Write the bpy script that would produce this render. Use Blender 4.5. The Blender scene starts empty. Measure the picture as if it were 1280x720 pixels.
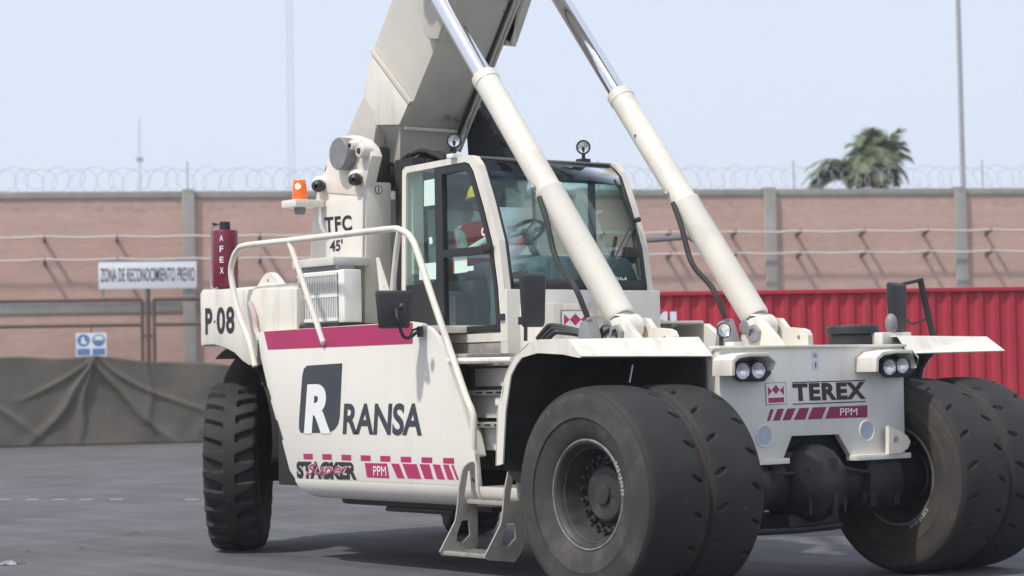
import bpy, bmesh, math, random
from mathutils import Vector, Matrix
random.seed(7)
S = bpy.context.scene
COL = S.collection
R = math.radians

# ------------------------------------------------------------------ camera
F = 2783.0; CX, CY = 640.0, 360.0                 # focal length in pixels of a 1280 x 720 picture
ROLL = R(1.14); PITCH = math.atan(113 / F); YAW = math.atan(2120 / F)
FWD = Vector((math.sin(YAW) * math.cos(PITCH), math.cos(YAW) * math.cos(PITCH), math.sin(PITCH)))
R0 = Vector((math.cos(YAW), -math.sin(YAW), 0)); U0 = R0.cross(FWD)
RIGHT = R0 * math.cos(ROLL) - U0 * math.sin(ROLL); UP = RIGHT.cross(FWD)
CAM = Vector((-13.240, -13.483, 1.7665))
cam = bpy.data.cameras.new('camera'); camo = bpy.data.objects.new('camera', cam); COL.objects.link(camo)
m3 = Matrix((RIGHT, UP, -FWD)).transposed()
camo.matrix_world = Matrix.Translation(CAM) @ m3.to_4x4()
cam.sensor_width = 36; cam.lens = 36 * F / 1280
cam.clip_start = .1; cam.clip_end = 5000
cam.dof.use_dof = True; cam.dof.focus_distance = 19.3; cam.dof.aperture_fstop = 2.1
S.camera = camo

# ------------------------------------------------------------------ sky, sun, exposure
SUN_EL, SUN_AZ = R(57), R(-95)                    # azimuth measured from +Y towards +X
w = bpy.data.worlds.new('World'); S.world = w; w.use_nodes = True
nt = w.node_tree; bg = nt.nodes['Background']
sky = nt.nodes.new('ShaderNodeTexSky'); sky.sky_type = 'NISHITA'; sky.sun_disc = False
sky.sun_elevation = SUN_EL; sky.sun_rotation = SUN_AZ; sky.air_density = 1.0; sky.dust_density = 4.0; sky.ozone_density = 1.5
mx = nt.nodes.new('ShaderNodeMix'); mx.data_type = 'RGBA'; mx.inputs[0].default_value = .80
mx.inputs[7].default_value = (8.5, 9.45, 11.15, 1)    # even, milky haze of the coast
nt.links.new(sky.outputs[0], mx.inputs[6]); nt.links.new(mx.outputs[2], bg.inputs[0])
bg.inputs[1].default_value = .105
sl = bpy.data.lights.new('sun', 'SUN'); sl.energy = 3.6; sl.angle = R(2.5); sl.color = (1, .955, .88)
so = bpy.data.objects.new('sun', sl); COL.objects.link(so)
sdir = Vector((math.sin(SUN_AZ) * math.cos(SUN_EL), math.cos(SUN_AZ) * math.cos(SUN_EL), math.sin(SUN_EL)))
so.rotation_euler = sdir.to_track_quat('Z', 'Y').to_euler(); so.location = (-20, 0, 40)
S.view_settings.view_transform = 'Standard'; S.view_settings.look = 'None'
S.view_settings.exposure = 0.0; S.view_settings.gamma = 1; S.view_settings.use_curve_mapping = False

# ------------------------------------------------------------------ helpers: pixels to points on known planes
def ray(px, py): return FWD + RIGHT * ((px - CX) / F) - UP * ((py - CY) / F)
def U(px, py, x=None, y=None, z=None):
    r = ray(px, py); i, v = (0, x) if x is not None else (1, y) if y is not None else (2, z)
    return CAM + r * ((v - CAM[i]) / r[i])
def UP_(px, py, p0, n):
    r = ray(px, py); return CAM + r * ((p0 - CAM).dot(n) / r.dot(n))
def yz(pts, x): return [(q.y, q.z) for q in (U(a, b, x=x) for a, b in pts)]
def xz(pts, y): return [(q.x, q.z) for q in (U(a, b, y=y) for a, b in pts)]

# ------------------------------------------------------------------ materials
MATS = {}
def mat(name, col, rough=.5, metal=0, var=.12, scale=3., bump=0., bscale=60., dirt=None, dirt_amt=.35, dirt_scale=1.4, streak=False,
        spec=.5, coat=0, emit=None):
    m = bpy.data.materials.new(name); m.use_nodes = True; MATS[name] = m
    n = m.node_tree.nodes; l = m.node_tree.links; p = n['Principled BSDF']
    tc = n.new('ShaderNodeTexCoord')
    a = n.new('ShaderNodeTexNoise'); a.inputs['Scale'].default_value = scale; a.inputs['Detail'].default_value = 6
    l.new(tc.outputs['Object'], a.inputs['Vector'])
    cr = n.new('ShaderNodeValToRGB'); l.new(a.outputs[0], cr.inputs[0])
    cr.color_ramp.elements[0].position = .3; cr.color_ramp.elements[1].position = .72
    cr.color_ramp.elements[0].color = [c * (1 - var) for c in col] + [1]
    cr.color_ramp.elements[1].color = [min(1, c * (1 + var * .6)) for c in col] + [1]
    out = cr.outputs[0]
    if dirt:
        mp = n.new('ShaderNodeMapping'); l.new(tc.outputs['Object'], mp.inputs[0])
        mp.inputs['Scale'].default_value = (1, 1, .16) if streak else (1, 1, 1)
        b = n.new('ShaderNodeTexNoise'); b.inputs['Scale'].default_value = dirt_scale * (4 if streak else 1); b.inputs['Detail'].default_value = 9
        b.inputs['Roughness'].default_value = .68; l.new(mp.outputs[0], b.inputs['Vector'])
        r2 = n.new('ShaderNodeValToRGB'); l.new(b.outputs[0], r2.inputs[0])
        r2.color_ramp.elements[0].position = .50; r2.color_ramp.elements[0].color = (0, 0, 0, 1)
        r2.color_ramp.elements[1].position = .78; r2.color_ramp.elements[1].color = (dirt_amt,) * 3 + (1,)
        mm = n.new('ShaderNodeMix'); mm.data_type = 'RGBA'; l.new(r2.outputs[0], mm.inputs[0]); l.new(out, mm.inputs[6])
        mm.inputs[7].default_value = (*dirt, 1); out = mm.outputs[2]
    l.new(out, p.inputs['Base Color'])
    rr = n.new('ShaderNodeMapRange'); l.new(a.outputs[0], rr.inputs[0]); rr.inputs[3].default_value = max(.02, rough - .08); rr.inputs[4].default_value = min(1, rough + .1)
    l.new(rr.outputs[0], p.inputs['Roughness'])
    p.inputs['Metallic'].default_value = metal; p.inputs['Specular IOR Level'].default_value = spec; p.inputs['Coat Weight'].default_value = coat
    if bump:
        c = n.new('ShaderNodeTexNoise'); c.inputs['Scale'].default_value = bscale; c.inputs['Detail'].default_value = 5; l.new(tc.outputs['Object'], c.inputs['Vector'])
        bp = n.new('ShaderNodeBump'); bp.inputs['Strength'].default_value = bump; bp.inputs['Distance'].default_value = .02
        l.new(c.outputs[0], bp.inputs['Height']); l.new(bp.outputs[0], p.inputs['Normal'])
    if emit:
        p.inputs['Emission Color'].default_value = (*emit[0], 1); p.inputs['Emission Strength'].default_value = emit[1]
    return m
CREAM = mat('cream_paint', (.74, .70, .62), .42, var=.05, scale=1.2, bump=.03, bscale=9, dirt=(.34, .29, .23), dirt_amt=.52, streak=True)
CYLP = mat('chipped_cylinder_paint', (.72, .68, .60), .42, var=.05, scale=1.2, bump=.03, bscale=9, dirt=(.30, .25, .2), dirt_amt=.4, streak=False)
PANELP = mat('panel_paint', (.73, .69, .625), .38, var=.03, scale=.8, bump=.02, bscale=5, dirt=(.46, .40, .32), dirt_amt=.26, streak=True)
BOOMP = mat('boom_paint', (.57, .535, .475), .5, var=.08, scale=1.5, bump=.05, bscale=12, dirt=(.30, .27, .22), dirt_amt=.45, dirt_scale=1.0)
PLATEP = mat('front_plate_paint', (.66, .645, .61), .5, var=.05, scale=2, dirt=(.42, .39, .34), dirt_amt=.3, streak=True)
WORN = mat('worn_step_paint', (.33, .315, .285), .55, var=.14, scale=9, dirt=(.12, .11, .10), dirt_amt=.8, dirt_scale=7)
GREYP = mat('grey_paint', (.22, .22, .22), .5, var=.12, scale=5, dirt=(.12, .11, .1), dirt_amt=.5, dirt_scale=4)
MAG = mat('magenta_paint', (.42, .022, .115), .4, var=.10, scale=2.5)
MAGD = mat('dark_magenta_paint', (.24, .013, .075), .45, var=.10, scale=4)
INK = mat('black_lettering', (.022, .022, .024), .5, var=.1)
SLATE = mat('slate_lettering', (.042, .046, .058), .45, var=.08)
WHITE = mat('white_lettering', (.80, .79, .77), .45, var=.03)
RUB = mat('tyre_rubber', (.018, .0172, .0168), .75, var=.25, scale=6, bump=.12, bscale=40, dirt=(.055, .047, .039), dirt_amt=.5, dirt_scale=2.4)
RUBD = mat('dusty_sidewall_rubber', (.042, .040, .037), .8, var=.2, scale=5, bump=.10, bscale=30, dirt=(.15, .135, .115), dirt_amt=.6, dirt_scale=3.0)
RUBBR = mat('brown_sidewall_rubber', (.050, .044, .039), .85, var=.2, scale=5, bump=.1, bscale=30, dirt=(.085, .074, .064), dirt_amt=.6, dirt_scale=4)
RUST = mat('rusty_band', (.06, .042, .033), .9, var=.3, scale=9)
RIMM = mat('black_rim_steel', (.042, .041, .040), .5, metal=.1, var=.3, scale=8, dirt=(.13, .12, .11), dirt_amt=.55, dirt_scale=5)
BLK = mat('black_plastic', (.022, .023, .025), .45, var=.2, scale=6)
DARK = mat('dark_liner_and_shade', (.022, .0215, .021), .8, var=.3, scale=4, dirt=(.07, .06, .052), dirt_amt=.6)  # dark parts; kept near black so sunlit recesses still read as shade
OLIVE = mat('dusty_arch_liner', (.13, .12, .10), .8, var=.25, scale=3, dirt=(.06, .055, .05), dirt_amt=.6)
GREASE = mat('oily_axle_metal', (.017, .0175, .020), .55, metal=.2, var=.35, scale=5, bump=.1, bscale=14, dirt=(.07, .065, .06), dirt_amt=.6, dirt_scale=6)
CHROME = mat('chrome', (.80, .80, .82), .09, metal=1, var=.02)
HOSE = mat('hose_rubber', (.020, .020, .021), .55, var=.2)
STEEL = mat('grey_steel', (.34, .34, .35), .45, metal=.4, var=.15, scale=6)
WPLAST = mat('white_plastic', (.80, .79, .76), .45, var=.04, scale=3, dirt=(.5, .45, .38), dirt_amt=.3, dirt_scale=5)
LENSG = mat('lamp_reflector', (.85, .86, .88), .12, metal=1, var=.05, scale=30, bump=.3, bscale=60)
BLUEG = mat('blue_grey_disc', (.40, .44, .53), .4, var=.08)
ORANGE = mat('orange_beacon', (.62, .10, .015), .2, var=.1, emit=((1, .23, .02), .35))
GLOW = mat('beacon_bulb', (1, .6, .2), .3, emit=((1, .55, .16), 14))
YEL = mat('yellow_helmet_plastic', (.78, .58, .035), .35, var=.04)
REDV = mat('red_vest_cloth', (.78, .06, .03), .8, var=.15)
SKIN = mat('skin', (.26, .15, .10), .55, var=.08)
SHIRT = mat('pale_shirt_cloth', (.62, .66, .66), .8, var=.08)
TROUS = mat('dark_trouser_cloth', (.05, .055, .075), .85, var=.15)
SEATM = mat('seat_fabric', (.035, .036, .04), .85, var=.15)
PAPER = mat('pale_green_paper', (.62, .78, .70), .7, var=.04)
CONC = mat('concrete', (.35, .335, .31), .9, var=.14, scale=1.3, bump=.2, bscale=12, dirt=(.22, .2, .18), dirt_amt=.5, streak=True)
REDC = mat('red_container_paint', (.45, .024, .046), .55, var=.12, scale=.9, dirt=(.20, .06, .045), dirt_amt=.45, streak=True)
CABLE = mat('pale_cable_sheath', (.66, .60, .57), .7, var=.1)
BRNM = mat('brown_painted_steel', (.13, .085, .072), .7, var=.2)
TARP = mat('olive_tarpaulin', (.10, .09, .074), .85, var=.16, scale=1.2, bump=.5, bscale=3.5, dirt=(.16, .145, .12), dirt_amt=.5, dirt_scale=1.2)
SIGNW = mat('white_sign_board', (.80, .81, .84), .5, var=.03)
SIGNB = mat('blue_sign_print', (.10, .22, .45), .5, var=.05)
GALV = mat('galvanised_wire', (.36, .36, .38), .7, metal=0., var=.1)
MASTM = mat('pale_mast_steel', (.62, .62, .66), .6, var=.1)
TRUNK = mat('palm_trunk_bark', (.16, .125, .09), .95, var=.3, scale=5, bump=.5, bscale=14)
LEAF = mat('palm_leaf', (.28, .325, .20), .6, var=.35, scale=2.0)
def translucent_leaf(m):
    n = m.node_tree.nodes; l = m.node_tree.links; p = n['Principled BSDF']; tr = n.new('ShaderNodeBsdfTranslucent'); l.new(p.inputs['Base Color'].links[0].from_socket, tr.inputs[0])
    mx_ = n.new('ShaderNodeMixShader'); mx_.inputs[0].default_value = .45; l.new(p.outputs[0], mx_.inputs[1]); l.new(tr.outputs[0], mx_.inputs[2]); l.new(mx_.outputs[0], n['Material Output'].inputs[0])
translucent_leaf(LEAF)
ROADP = mat('worn_road_paint', (.34, .34, .33), .8, var=.4, scale=9, dirt=(.11, .11, .11), dirt_amt=1, dirt_scale=12)
EXTR = mat('maroon_cylinder_paint', (.16, .009, .034), .4, var=.2, scale=6, dirt=(.10, .03, .04), dirt_amt=.6, dirt_scale=5)
MIRG = mat('mirror_glass', (.75, .77, .78), .04, metal=1, var=.02)

def chips(m, scale=7., thr=.70, col=(.09, .085, .08)):            # small flaked spots in the paint
    n = m.node_tree.nodes; l = m.node_tree.links; p = n['Principled BSDF']; src = p.inputs['Base Color'].links[0].from_socket
    tc = n.new('ShaderNodeTexCoord'); f = n.new('ShaderNodeTexNoise'); f.inputs['Scale'].default_value = scale; f.inputs['Detail'].default_value = 8; f.inputs['Roughness'].default_value = .62
    l.new(tc.outputs['Object'], f.inputs['Vector']); cr = n.new('ShaderNodeValToRGB'); l.new(f.outputs[0], cr.inputs[0])
    cr.color_ramp.elements[0].position = thr; cr.color_ramp.elements[1].position = thr + .015
    mm = n.new('ShaderNodeMix'); mm.data_type = 'RGBA'; l.new(cr.outputs[0], mm.inputs[0]); l.new(src, mm.inputs[6]); mm.inputs[7].default_value = (*col, 1); l.new(mm.outputs[2], p.inputs['Base Color'])
chips(RUBD, 9, .685, (.13, .125, .115)); chips(RUBBR, 9, .68, (.14, .12, .10)); chips(RUB, 12, .68, (.06, .055, .05)); chips(CYLP, 6, .685); chips(CREAM, 8, .72); chips(BOOMP, 5, .70); chips(WORN, 14, .66); chips(REDC, 3, .70, (.16, .07, .045)); chips(PANELP, 11, .735, (.42, .36, .28)); chips(PLATEP, 9, .73, (.3, .27, .22))

def glass_mat(name, tint, f0=.04, mult=1.):
    m = bpy.data.materials.new(name); m.use_nodes = True; n = m.node_tree.nodes; l = m.node_tree.links
    n.remove(n['Principled BSDF']); o = n['Material Output']
    t = n.new('ShaderNodeBsdfTransparent'); t.inputs[0].default_value = (*tint, 1)
    g = n.new('ShaderNodeBsdfGlossy'); g.inputs['Roughness'].default_value = .015; g.inputs[0].default_value = (.95, .97, 1, 1)
    lw = n.new('ShaderNodeLayerWeight'); lw.inputs[0].default_value = .5
    pw = n.new('ShaderNodeMath'); pw.operation = 'POWER'; pw.inputs[1].default_value = 5; l.new(lw.outputs['Facing'], pw.inputs[0])
    mr = n.new('ShaderNodeMapRange'); l.new(pw.outputs[0], mr.inputs[0]); mr.inputs[3].default_value = f0; mr.inputs[4].default_value = min(1, mult)
    mixs = n.new('ShaderNodeMixShader'); l.new(mr.outputs[0], mixs.inputs[0]); l.new(t.outputs[0], mixs.inputs[1]); l.new(g.outputs[0], mixs.inputs[2])
    l.new(mixs.outputs[0], o.inputs[0]); return m
GLASS = glass_mat('green_tinted_glass', (.86, .95, .925), .04)
CLEAR = glass_mat('clear_lens_glass', (.97, .97, .97), .04)

def asphalt():
    m = mat('asphalt', (.098, .098, .104), .85, var=.12, scale=.35, bump=.25, bscale=90, dirt=(.060, .060, .064), dirt_amt=.55, dirt_scale=.22)
    n = m.node_tree.nodes; l = m.node_tree.links; p = n['Principled BSDF']; src = p.inputs['Base Color'].links[0].from_socket
    tc = n.new('ShaderNodeTexCoord'); f = n.new('ShaderNodeTexNoise'); f.inputs['Scale'].default_value = 55; f.inputs['Detail'].default_value = 3
    l.new(tc.outputs['Object'], f.inputs['Vector'])
    mr = n.new('ShaderNodeMapRange'); l.new(f.outputs[0], mr.inputs[0]); mr.inputs[1].default_value = .3; mr.inputs[2].default_value = .7; mr.inputs[3].default_value = .58; mr.inputs[4].default_value = 1.42
    mp = n.new('ShaderNodeMapping'); mp.inputs['Rotation'].default_value = (0, 0, R(52)); mp.inputs['Scale'].default_value = (3.2, .10, 1)
    l.new(tc.outputs['Object'], mp.inputs[0]); st = n.new('ShaderNodeTexNoise'); st.inputs['Scale'].default_value = 1.1; st.inputs['Detail'].default_value = 7
    l.new(mp.outputs[0], st.inputs['Vector']); m2 = n.new('ShaderNodeMapRange'); l.new(st.outputs[0], m2.inputs[0]); m2.inputs[1].default_value = .3; m2.inputs[2].default_value = .7; m2.inputs[3].default_value = .78; m2.inputs[4].default_value = 1.2
    mu = n.new('ShaderNodeMath'); mu.operation = 'MULTIPLY'; l.new(mr.outputs[0], mu.inputs[0]); l.new(m2.outputs[0], mu.inputs[1])
    vo = n.new('ShaderNodeTexVoronoi'); vo.feature = 'DISTANCE_TO_EDGE'; vo.inputs['Scale'].default_value = .16; wn = n.new('ShaderNodeTexNoise'); wn.inputs['Scale'].default_value = .9; wn.inputs['Detail'].default_value = 6
    l.new(tc.outputs['Object'], wn.inputs['Vector']); ad = n.new('ShaderNodeVectorMath'); ad.operation = 'ADD'; l.new(tc.outputs['Object'], ad.inputs[0]); l.new(wn.outputs['Color'], ad.inputs[1]); l.new(ad.outputs[0], vo.inputs['Vector'])
    ck = n.new('ShaderNodeMapRange'); l.new(vo.outputs['Distance'], ck.inputs[0]); ck.inputs[1].default_value = .0015; ck.inputs[2].default_value = .006; ck.inputs[3].default_value = .62; ck.inputs[4].default_value = 1
    pt = n.new('ShaderNodeTexNoise'); pt.inputs['Scale'].default_value = .55; pt.inputs['Detail'].default_value = 8; pt.inputs['Roughness'].default_value = .7; l.new(tc.outputs['Object'], pt.inputs['Vector'])
    pm = n.new('ShaderNodeMapRange'); l.new(pt.outputs[0], pm.inputs[0]); pm.inputs[1].default_value = .32; pm.inputs[2].default_value = .68; pm.inputs[3].default_value = .66; pm.inputs[4].default_value = 1.2
    m3 = n.new('ShaderNodeMath'); m3.operation = 'MULTIPLY'; l.new(mu.outputs[0], m3.inputs[0]); l.new(ck.outputs[0], m3.inputs[1]); m4 = n.new('ShaderNodeMath'); m4.operation = 'MULTIPLY'; l.new(m3.outputs[0], m4.inputs[0]); l.new(pm.outputs[0], m4.inputs[1])
    vm = n.new('ShaderNodeVectorMath'); vm.operation = 'SCALE'; l.new(src, vm.inputs[0]); l.new(m4.outputs[0], vm.inputs['Scale']); l.new(vm.outputs[0], p.inputs['Base Color'])
    return m
ASPH = asphalt()

def brick_mat():
    m = mat('red_brick', (.55, .365, .305), .9, var=.06, scale=.5, dirt=(.58, .45, .39), dirt_amt=.4, dirt_scale=.5)
    n = m.node_tree.nodes; l = m.node_tree.links; p = n['Principled BSDF']; src = p.inputs['Base Color'].links[0].from_socket
    tc = n.new('ShaderNodeTexCoord'); mp = n.new('ShaderNodeMapping'); mp.inputs['Rotation'].default_value = (R(90), 0, 0)
    l.new(tc.outputs['Object'], mp.inputs[0]); b = n.new('ShaderNodeTexBrick'); l.new(mp.outputs[0], b.inputs['Vector'])
    b.inputs['Scale'].default_value = 1; b.inputs['Brick Width'].default_value = .25; b.inputs['Row Height'].default_value = .10; b.inputs['Mortar Size'].default_value = .010
    b.inputs['Color1'].default_value = (.93, .93, .93, 1); b.inputs['Color2'].default_value = (1.06, 1.05, 1.02, 1); b.inputs['Mortar'].default_value = (1.02, 1.05, 1.06, 1)
    vm = n.new('ShaderNodeVectorMath'); vm.operation = 'MULTIPLY'; l.new(src, vm.inputs[0]); l.new(b.outputs[0], vm.inputs[1])
    mp2 = n.new('ShaderNodeMapping'); mp2.inputs['Scale'].default_value = (.12, .12, 1.6); l.new(tc.outputs['Object'], mp2.inputs[0])
    hb = n.new('ShaderNodeTexNoise'); hb.inputs['Scale'].default_value = 1.6; hb.inputs['Detail'].default_value = 4; l.new(mp2.outputs[0], hb.inputs['Vector'])
    mr = n.new('ShaderNodeMapRange'); l.new(hb.outputs[0], mr.inputs[0]); mr.inputs[1].default_value = .3; mr.inputs[2].default_value = .7; mr.inputs[3].default_value = .92; mr.inputs[4].default_value = 1.06
    v2 = n.new('ShaderNodeVectorMath'); v2.operation = 'SCALE'; l.new(vm.outputs[0], v2.inputs[0]); l.new(mr.outputs[0], v2.inputs['Scale'])
    l.new(v2.outputs[0], p.inputs['Base Color']); return m
BRICK = brick_mat()

# ------------------------------------------------------------------ helpers: meshes
AX = {'x': (0, (1, 2)), 'y': (1, (0, 2)), 'z': (2, (0, 1))}
def p3(axis, a, u, v):
    i, (j, k) = AX[axis]; q = [0, 0, 0]; q[i] = a; q[j] = u; q[k] = v; return q
class MB:
    def __init__(s): s.bm = bmesh.new()
    def poly(s, pts, axis, a0, a1, holes=()):
        bm = s.bm
        if not holes:
            vs = [bm.verts.new(p3(axis, a0, *p)) for p in pts]; f = [bm.faces.new(vs)]
        else:
            es = []
            for lp in [pts] + list(holes):
                vs = [bm.verts.new(p3(axis, a0, *p)) for p in lp]
                es += [bm.edges.new((vs[i], vs[(i + 1) % len(vs)])) for i in range(len(vs))]
            f = [g for g in bmesh.ops.triangle_fill(bm, use_beauty=True, edges=es)['geom'] if isinstance(g, bmesh.types.BMFace)]
        ex = bmesh.ops.extrude_face_region(bm, geom=f)['geom']
        d = [0, 0, 0]; d[AX[axis][0]] = a1 - a0
        bmesh.ops.translate(bm, verts=[v for v in ex if isinstance(v, bmesh.types.BMVert)], vec=d); return s
    def box(s, x0, x1, y0, y1, z0, z1): return s.poly([(x0, y0), (x1, y0), (x1, y1), (x0, y1)], 'z', z0, z1)
    def hexa(s, c):                                   # eight corners, bottom ring then top ring
        v = [s.bm.verts.new(q) for q in c]
        for f in ((0, 1, 2, 3), (4, 5, 6, 7), (0, 1, 5, 4), (1, 2, 6, 5), (2, 3, 7, 6), (3, 0, 4, 7)): s.bm.faces.new([v[i] for i in f])
        return s
    def bar(s, a, b, w, h, upv=(0, 0, 1)):            # rectangular bar between two points
        a, b = Vector(a), Vector(b); d = (b - a).normalized(); r = d.cross(Vector(upv))
        r = (r if r.length > 1e-4 else d.cross(Vector((1, 0, 0)))).normalized(); u = r.cross(d)
        o = [r * w / 2 * i + u * h / 2 * j for i, j in ((-1, -1), (1, -1), (1, 1), (-1, 1))]
        return s.hexa([a + q for q in o] + [b + q for q in o])
    def tube(s, pts, r, n=10, caps=True):
        pts = [Vector(p) for p in pts]; rings = []; ref = None
        for i, p in enumerate(pts):
            d = (pts[min(i + 1, len(pts) - 1)] - pts[max(i - 1, 0)]).normalized()
            if ref is None: ref = d.orthogonal().normalized()
            ref = (ref - d * ref.dot(d)).normalized(); b = d.cross(ref); rr = r[i] if isinstance(r, (list, tuple)) else r
            rings.append([s.bm.verts.new(p + (ref * math.cos(2 * math.pi * k / n) + b * math.sin(2 * math.pi * k / n)) * rr) for k in range(n)])
        for a, b in zip(rings, rings[1:]):
            for k in range(n): s.bm.faces.new((a[k], a[(k + 1) % n], b[(k + 1) % n], b[k]))
        if caps: s.bm.faces.new(rings[0][::-1]); s.bm.faces.new(rings[-1])
        return s
    def lathe(s, prof, c, axis, n=32, closed=False, a0=0., a1=2 * math.pi):   # prof: (along axis, radius)
        c, ax = Vector(c), Vector(axis).normalized(); e1 = ax.orthogonal().normalized(); e2 = ax.cross(e1); full = abs(a1 - a0 - 2 * math.pi) < 1e-6
        cols = []
        for k in range(n if full else n + 1):
            t = a0 + (a1 - a0) * k / n; dr = e1 * math.cos(t) + e2 * math.sin(t)
            cols.append([s.bm.verts.new(c + ax * a + dr * max(r_, 1e-4)) for a, r_ in prof])
        m = len(prof)
        for k in range(n):
            A, B = cols[k], cols[(k + 1) % len(cols)]
            for j in range(m if closed else m - 1): s.bm.faces.new((A[j], A[(j + 1) % m], B[(j + 1) % m], B[j]))
        return s
    def ball(s, c, r, n=16, sc=(1, 1, 1)):
        g = bmesh.ops.create_uvsphere(s.bm, u_segments=n, v_segments=n // 2 + 2, radius=r)['verts']
        for v in g: v.co = Vector((v.co.x * sc[0], v.co.y * sc[1], v.co.z * sc[2])) + Vector(c)
        return s
    def mesh(s, name, material, bevel=0, smooth=32):
        bm = s.bm; bmesh.ops.remove_doubles(bm, verts=bm.verts, dist=1e-5); bmesh.ops.recalc_face_normals(bm, faces=bm.faces)
        if bevel:
            bmesh.ops.dissolve_limit(bm, angle_limit=.01, verts=bm.verts, edges=bm.edges)
            es = [e for e in bm.edges if len(e.link_faces) == 2 and e.calc_face_angle(0) > .45]
            bmesh.ops.bevel(bm, geom=es, offset=bevel, segments=2, profile=.6, affect='EDGES', clamp_overlap=True)
        me = bpy.data.meshes.new(name); bm.to_mesh(me); bm.free()
        me.materials.append(material)
        if smooth:
            me.polygons.foreach_set('use_smooth', [True] * len(me.polygons)); me.set_sharp_from_angle(angle=R(smooth))
        return me
    def build(s, name, material, parent=None, bevel=0, smooth=32, label=None):
        return link(name, s.mesh(name, material, bevel, smooth), parent, label)
def link(name, me, parent=None, label=None):
    o = bpy.data.objects.new(name, me); COL.objects.link(o)
    if parent is not None: o.parent = parent
    if label: o['label'] = label
    return o
def thing(name, label, cat, loc=(0, 0, 0), rotz=0, group=None):
    o = bpy.data.objects.new(name, None); o.empty_display_size = .3; COL.objects.link(o); o.location = loc; o.rotation_euler = (0, 0, rotz)
    return tag(o, label, cat, group)
def tag(o, label, cat, group=None):
    o['label'] = label; o['category'] = cat
    if group: o['group'] = group
    return o
def child(o, parent, loc=None, rot=None):              # parent under a thing placed away from the origin: coordinates are local
    o.parent = parent
    if loc is not None: o.location = loc
    if rot is not None: o.rotation_euler = rot
    return o
def smoothpath(pts, k=6):                              # Catmull-Rom through points
    P = [Vector(p) for p in pts]; P = [P[0] * 2 - P[1]] + P + [P[-1] * 2 - P[-2]]; out = []
    for i in range(1, len(P) - 2):
        for j in range(k):
            t = j / k; a, b, c, d = P[i - 1:i + 3]
            out.append(.5 * ((2 * b) + (c - a) * t + (2 * a - 5 * b + 4 * c - d) * t * t + (3 * b - a - 3 * c + d) * t ** 3))
    return out + [P[-2]]

# flat print: shapes given in the unit square, mapped to a parallelogram o, o+ru, o+uv, lifted along n
def text_polys(s, bold=0., space=1.):
    c = bpy.data.curves.new('tmp', 'FONT'); c.body = s; c.offset = bold; c.space_character = space; c.resolution_u = 6
    t = bpy.data.objects.new('tmp', c); me = bpy.data.meshes.new_from_object(t)
    vs = [v.co.copy() for v in me.vertices]; fs = [list(p.vertices) for p in me.polygons]
    bpy.data.objects.remove(t); bpy.data.curves.remove(c); bpy.data.meshes.remove(me)
    x0, x1 = min(v.x for v in vs), max(v.x for v in vs); y0, y1 = min(v.y for v in vs), max(v.y for v in vs)
    return [((v.x - x0) / (x1 - x0), (v.y - y0) / (y1 - y0)) for v in vs], fs
def printed(name, vs, fs, o, ru, uv, n, material, parent, lift=.003, conform=None, shear=0., label=None):
    o, ru, uv, n = Vector(o), Vector(ru), Vector(uv), Vector(n).normalized()
    P = [o + ru * (a + shear * b) + uv * b + n * lift for a, b in vs]
    if conform: P = [conform(p) for p in P]
    me = bpy.data.meshes.new(name); me.from_pydata([tuple(p) for p in P], [], fs); me.materials.append(material)
    return link(name, me, parent, label)
def lettering(s, o, ru, uv, n, material, parent, bold=0., lift=.003, conform=None, shear=0., space=1., name='lettering'):
    vs, fs = text_polys(s, bold, space); return printed(name, vs, fs, o, ru, uv, n, material, parent, lift, conform, shear)
def pixtext(s, bl, br, tl, material, parent, bold=0., lift=.003, conform=None, shear=0., space=1., **pl):
    o, a, b = U(*bl, **pl), U(*br, **pl), U(*tl, **pl); n = (-1, 0, 0) if 'x' in pl else (0, -1, 0)
    return lettering(s, o, a - o, b - o, n, material, parent, bold, lift, conform, shear, space)
def decal(name, pts, material, parent, lift=.003, conform=None, label=None, **pl):
    P = [U(a, b, **pl) for a, b in pts]; n = Vector((-1, 0, 0) if 'x' in pl else (0, -1, 0)); P = [p + n * lift for p in P]
    if conform: P = [conform(p) for p in P]
    me = bpy.data.meshes.new(name); me.from_pydata([tuple(p) for p in P], [], [list(range(len(P)))]); me.materials.append(material)
    return link(name, me, parent, label)
def circle(n=24, r=.5, cx=.5, cy=.5): return [(cx + r * math.cos(2 * math.pi * k / n), cy + r * math.sin(2 * math.pi * k / n)) for k in range(n)]

# ================================================================== the setting
g = MB(); g.poly([(-300, -300), (300, -300), (300, 300), (-300, 300)], 'z', -.6, 0)
g = g.build('ground', ASPH, smooth=0); g['kind'] = 'structure'; g['label'] = 'worn grey asphalt yard'

# yard wall frame: u along the wall to the right, v up, n towards the camera
FW0 = Vector((math.sin(YAW), math.cos(YAW), 0)); A_ = R(10.7)
WT = (R0 * math.cos(A_) + FW0 * math.sin(A_)).normalized(); WN = Vector((WT.y, -WT.x, 0))
if WN.dot(CAM) < 0 and (CAM - U(100, 557, z=0)).dot(WN) < 0: WN = -WN
if (CAM - U(100, 557, z=0)).dot(WN) < 0: WN = -WN
FENCE0 = U(100, 557, z=0); WALL0 = FENCE0 - WN * 1.6
WROT = math.atan2(WT.y, WT.x)
def wallpos(px, py, off=0.):                           # pixel on the plane off metres in front of the wall -> (u, z)
    p = UP_(px, py, WALL0 + WN * off, WN); return (p - WALL0).dot(WT), p.z
HW = wallpos(240, 239)[1]
wall = thing('brick_wall', 'tall red brick yard wall with concrete pillars and coping', 'wall', WALL0, WROT)
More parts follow.
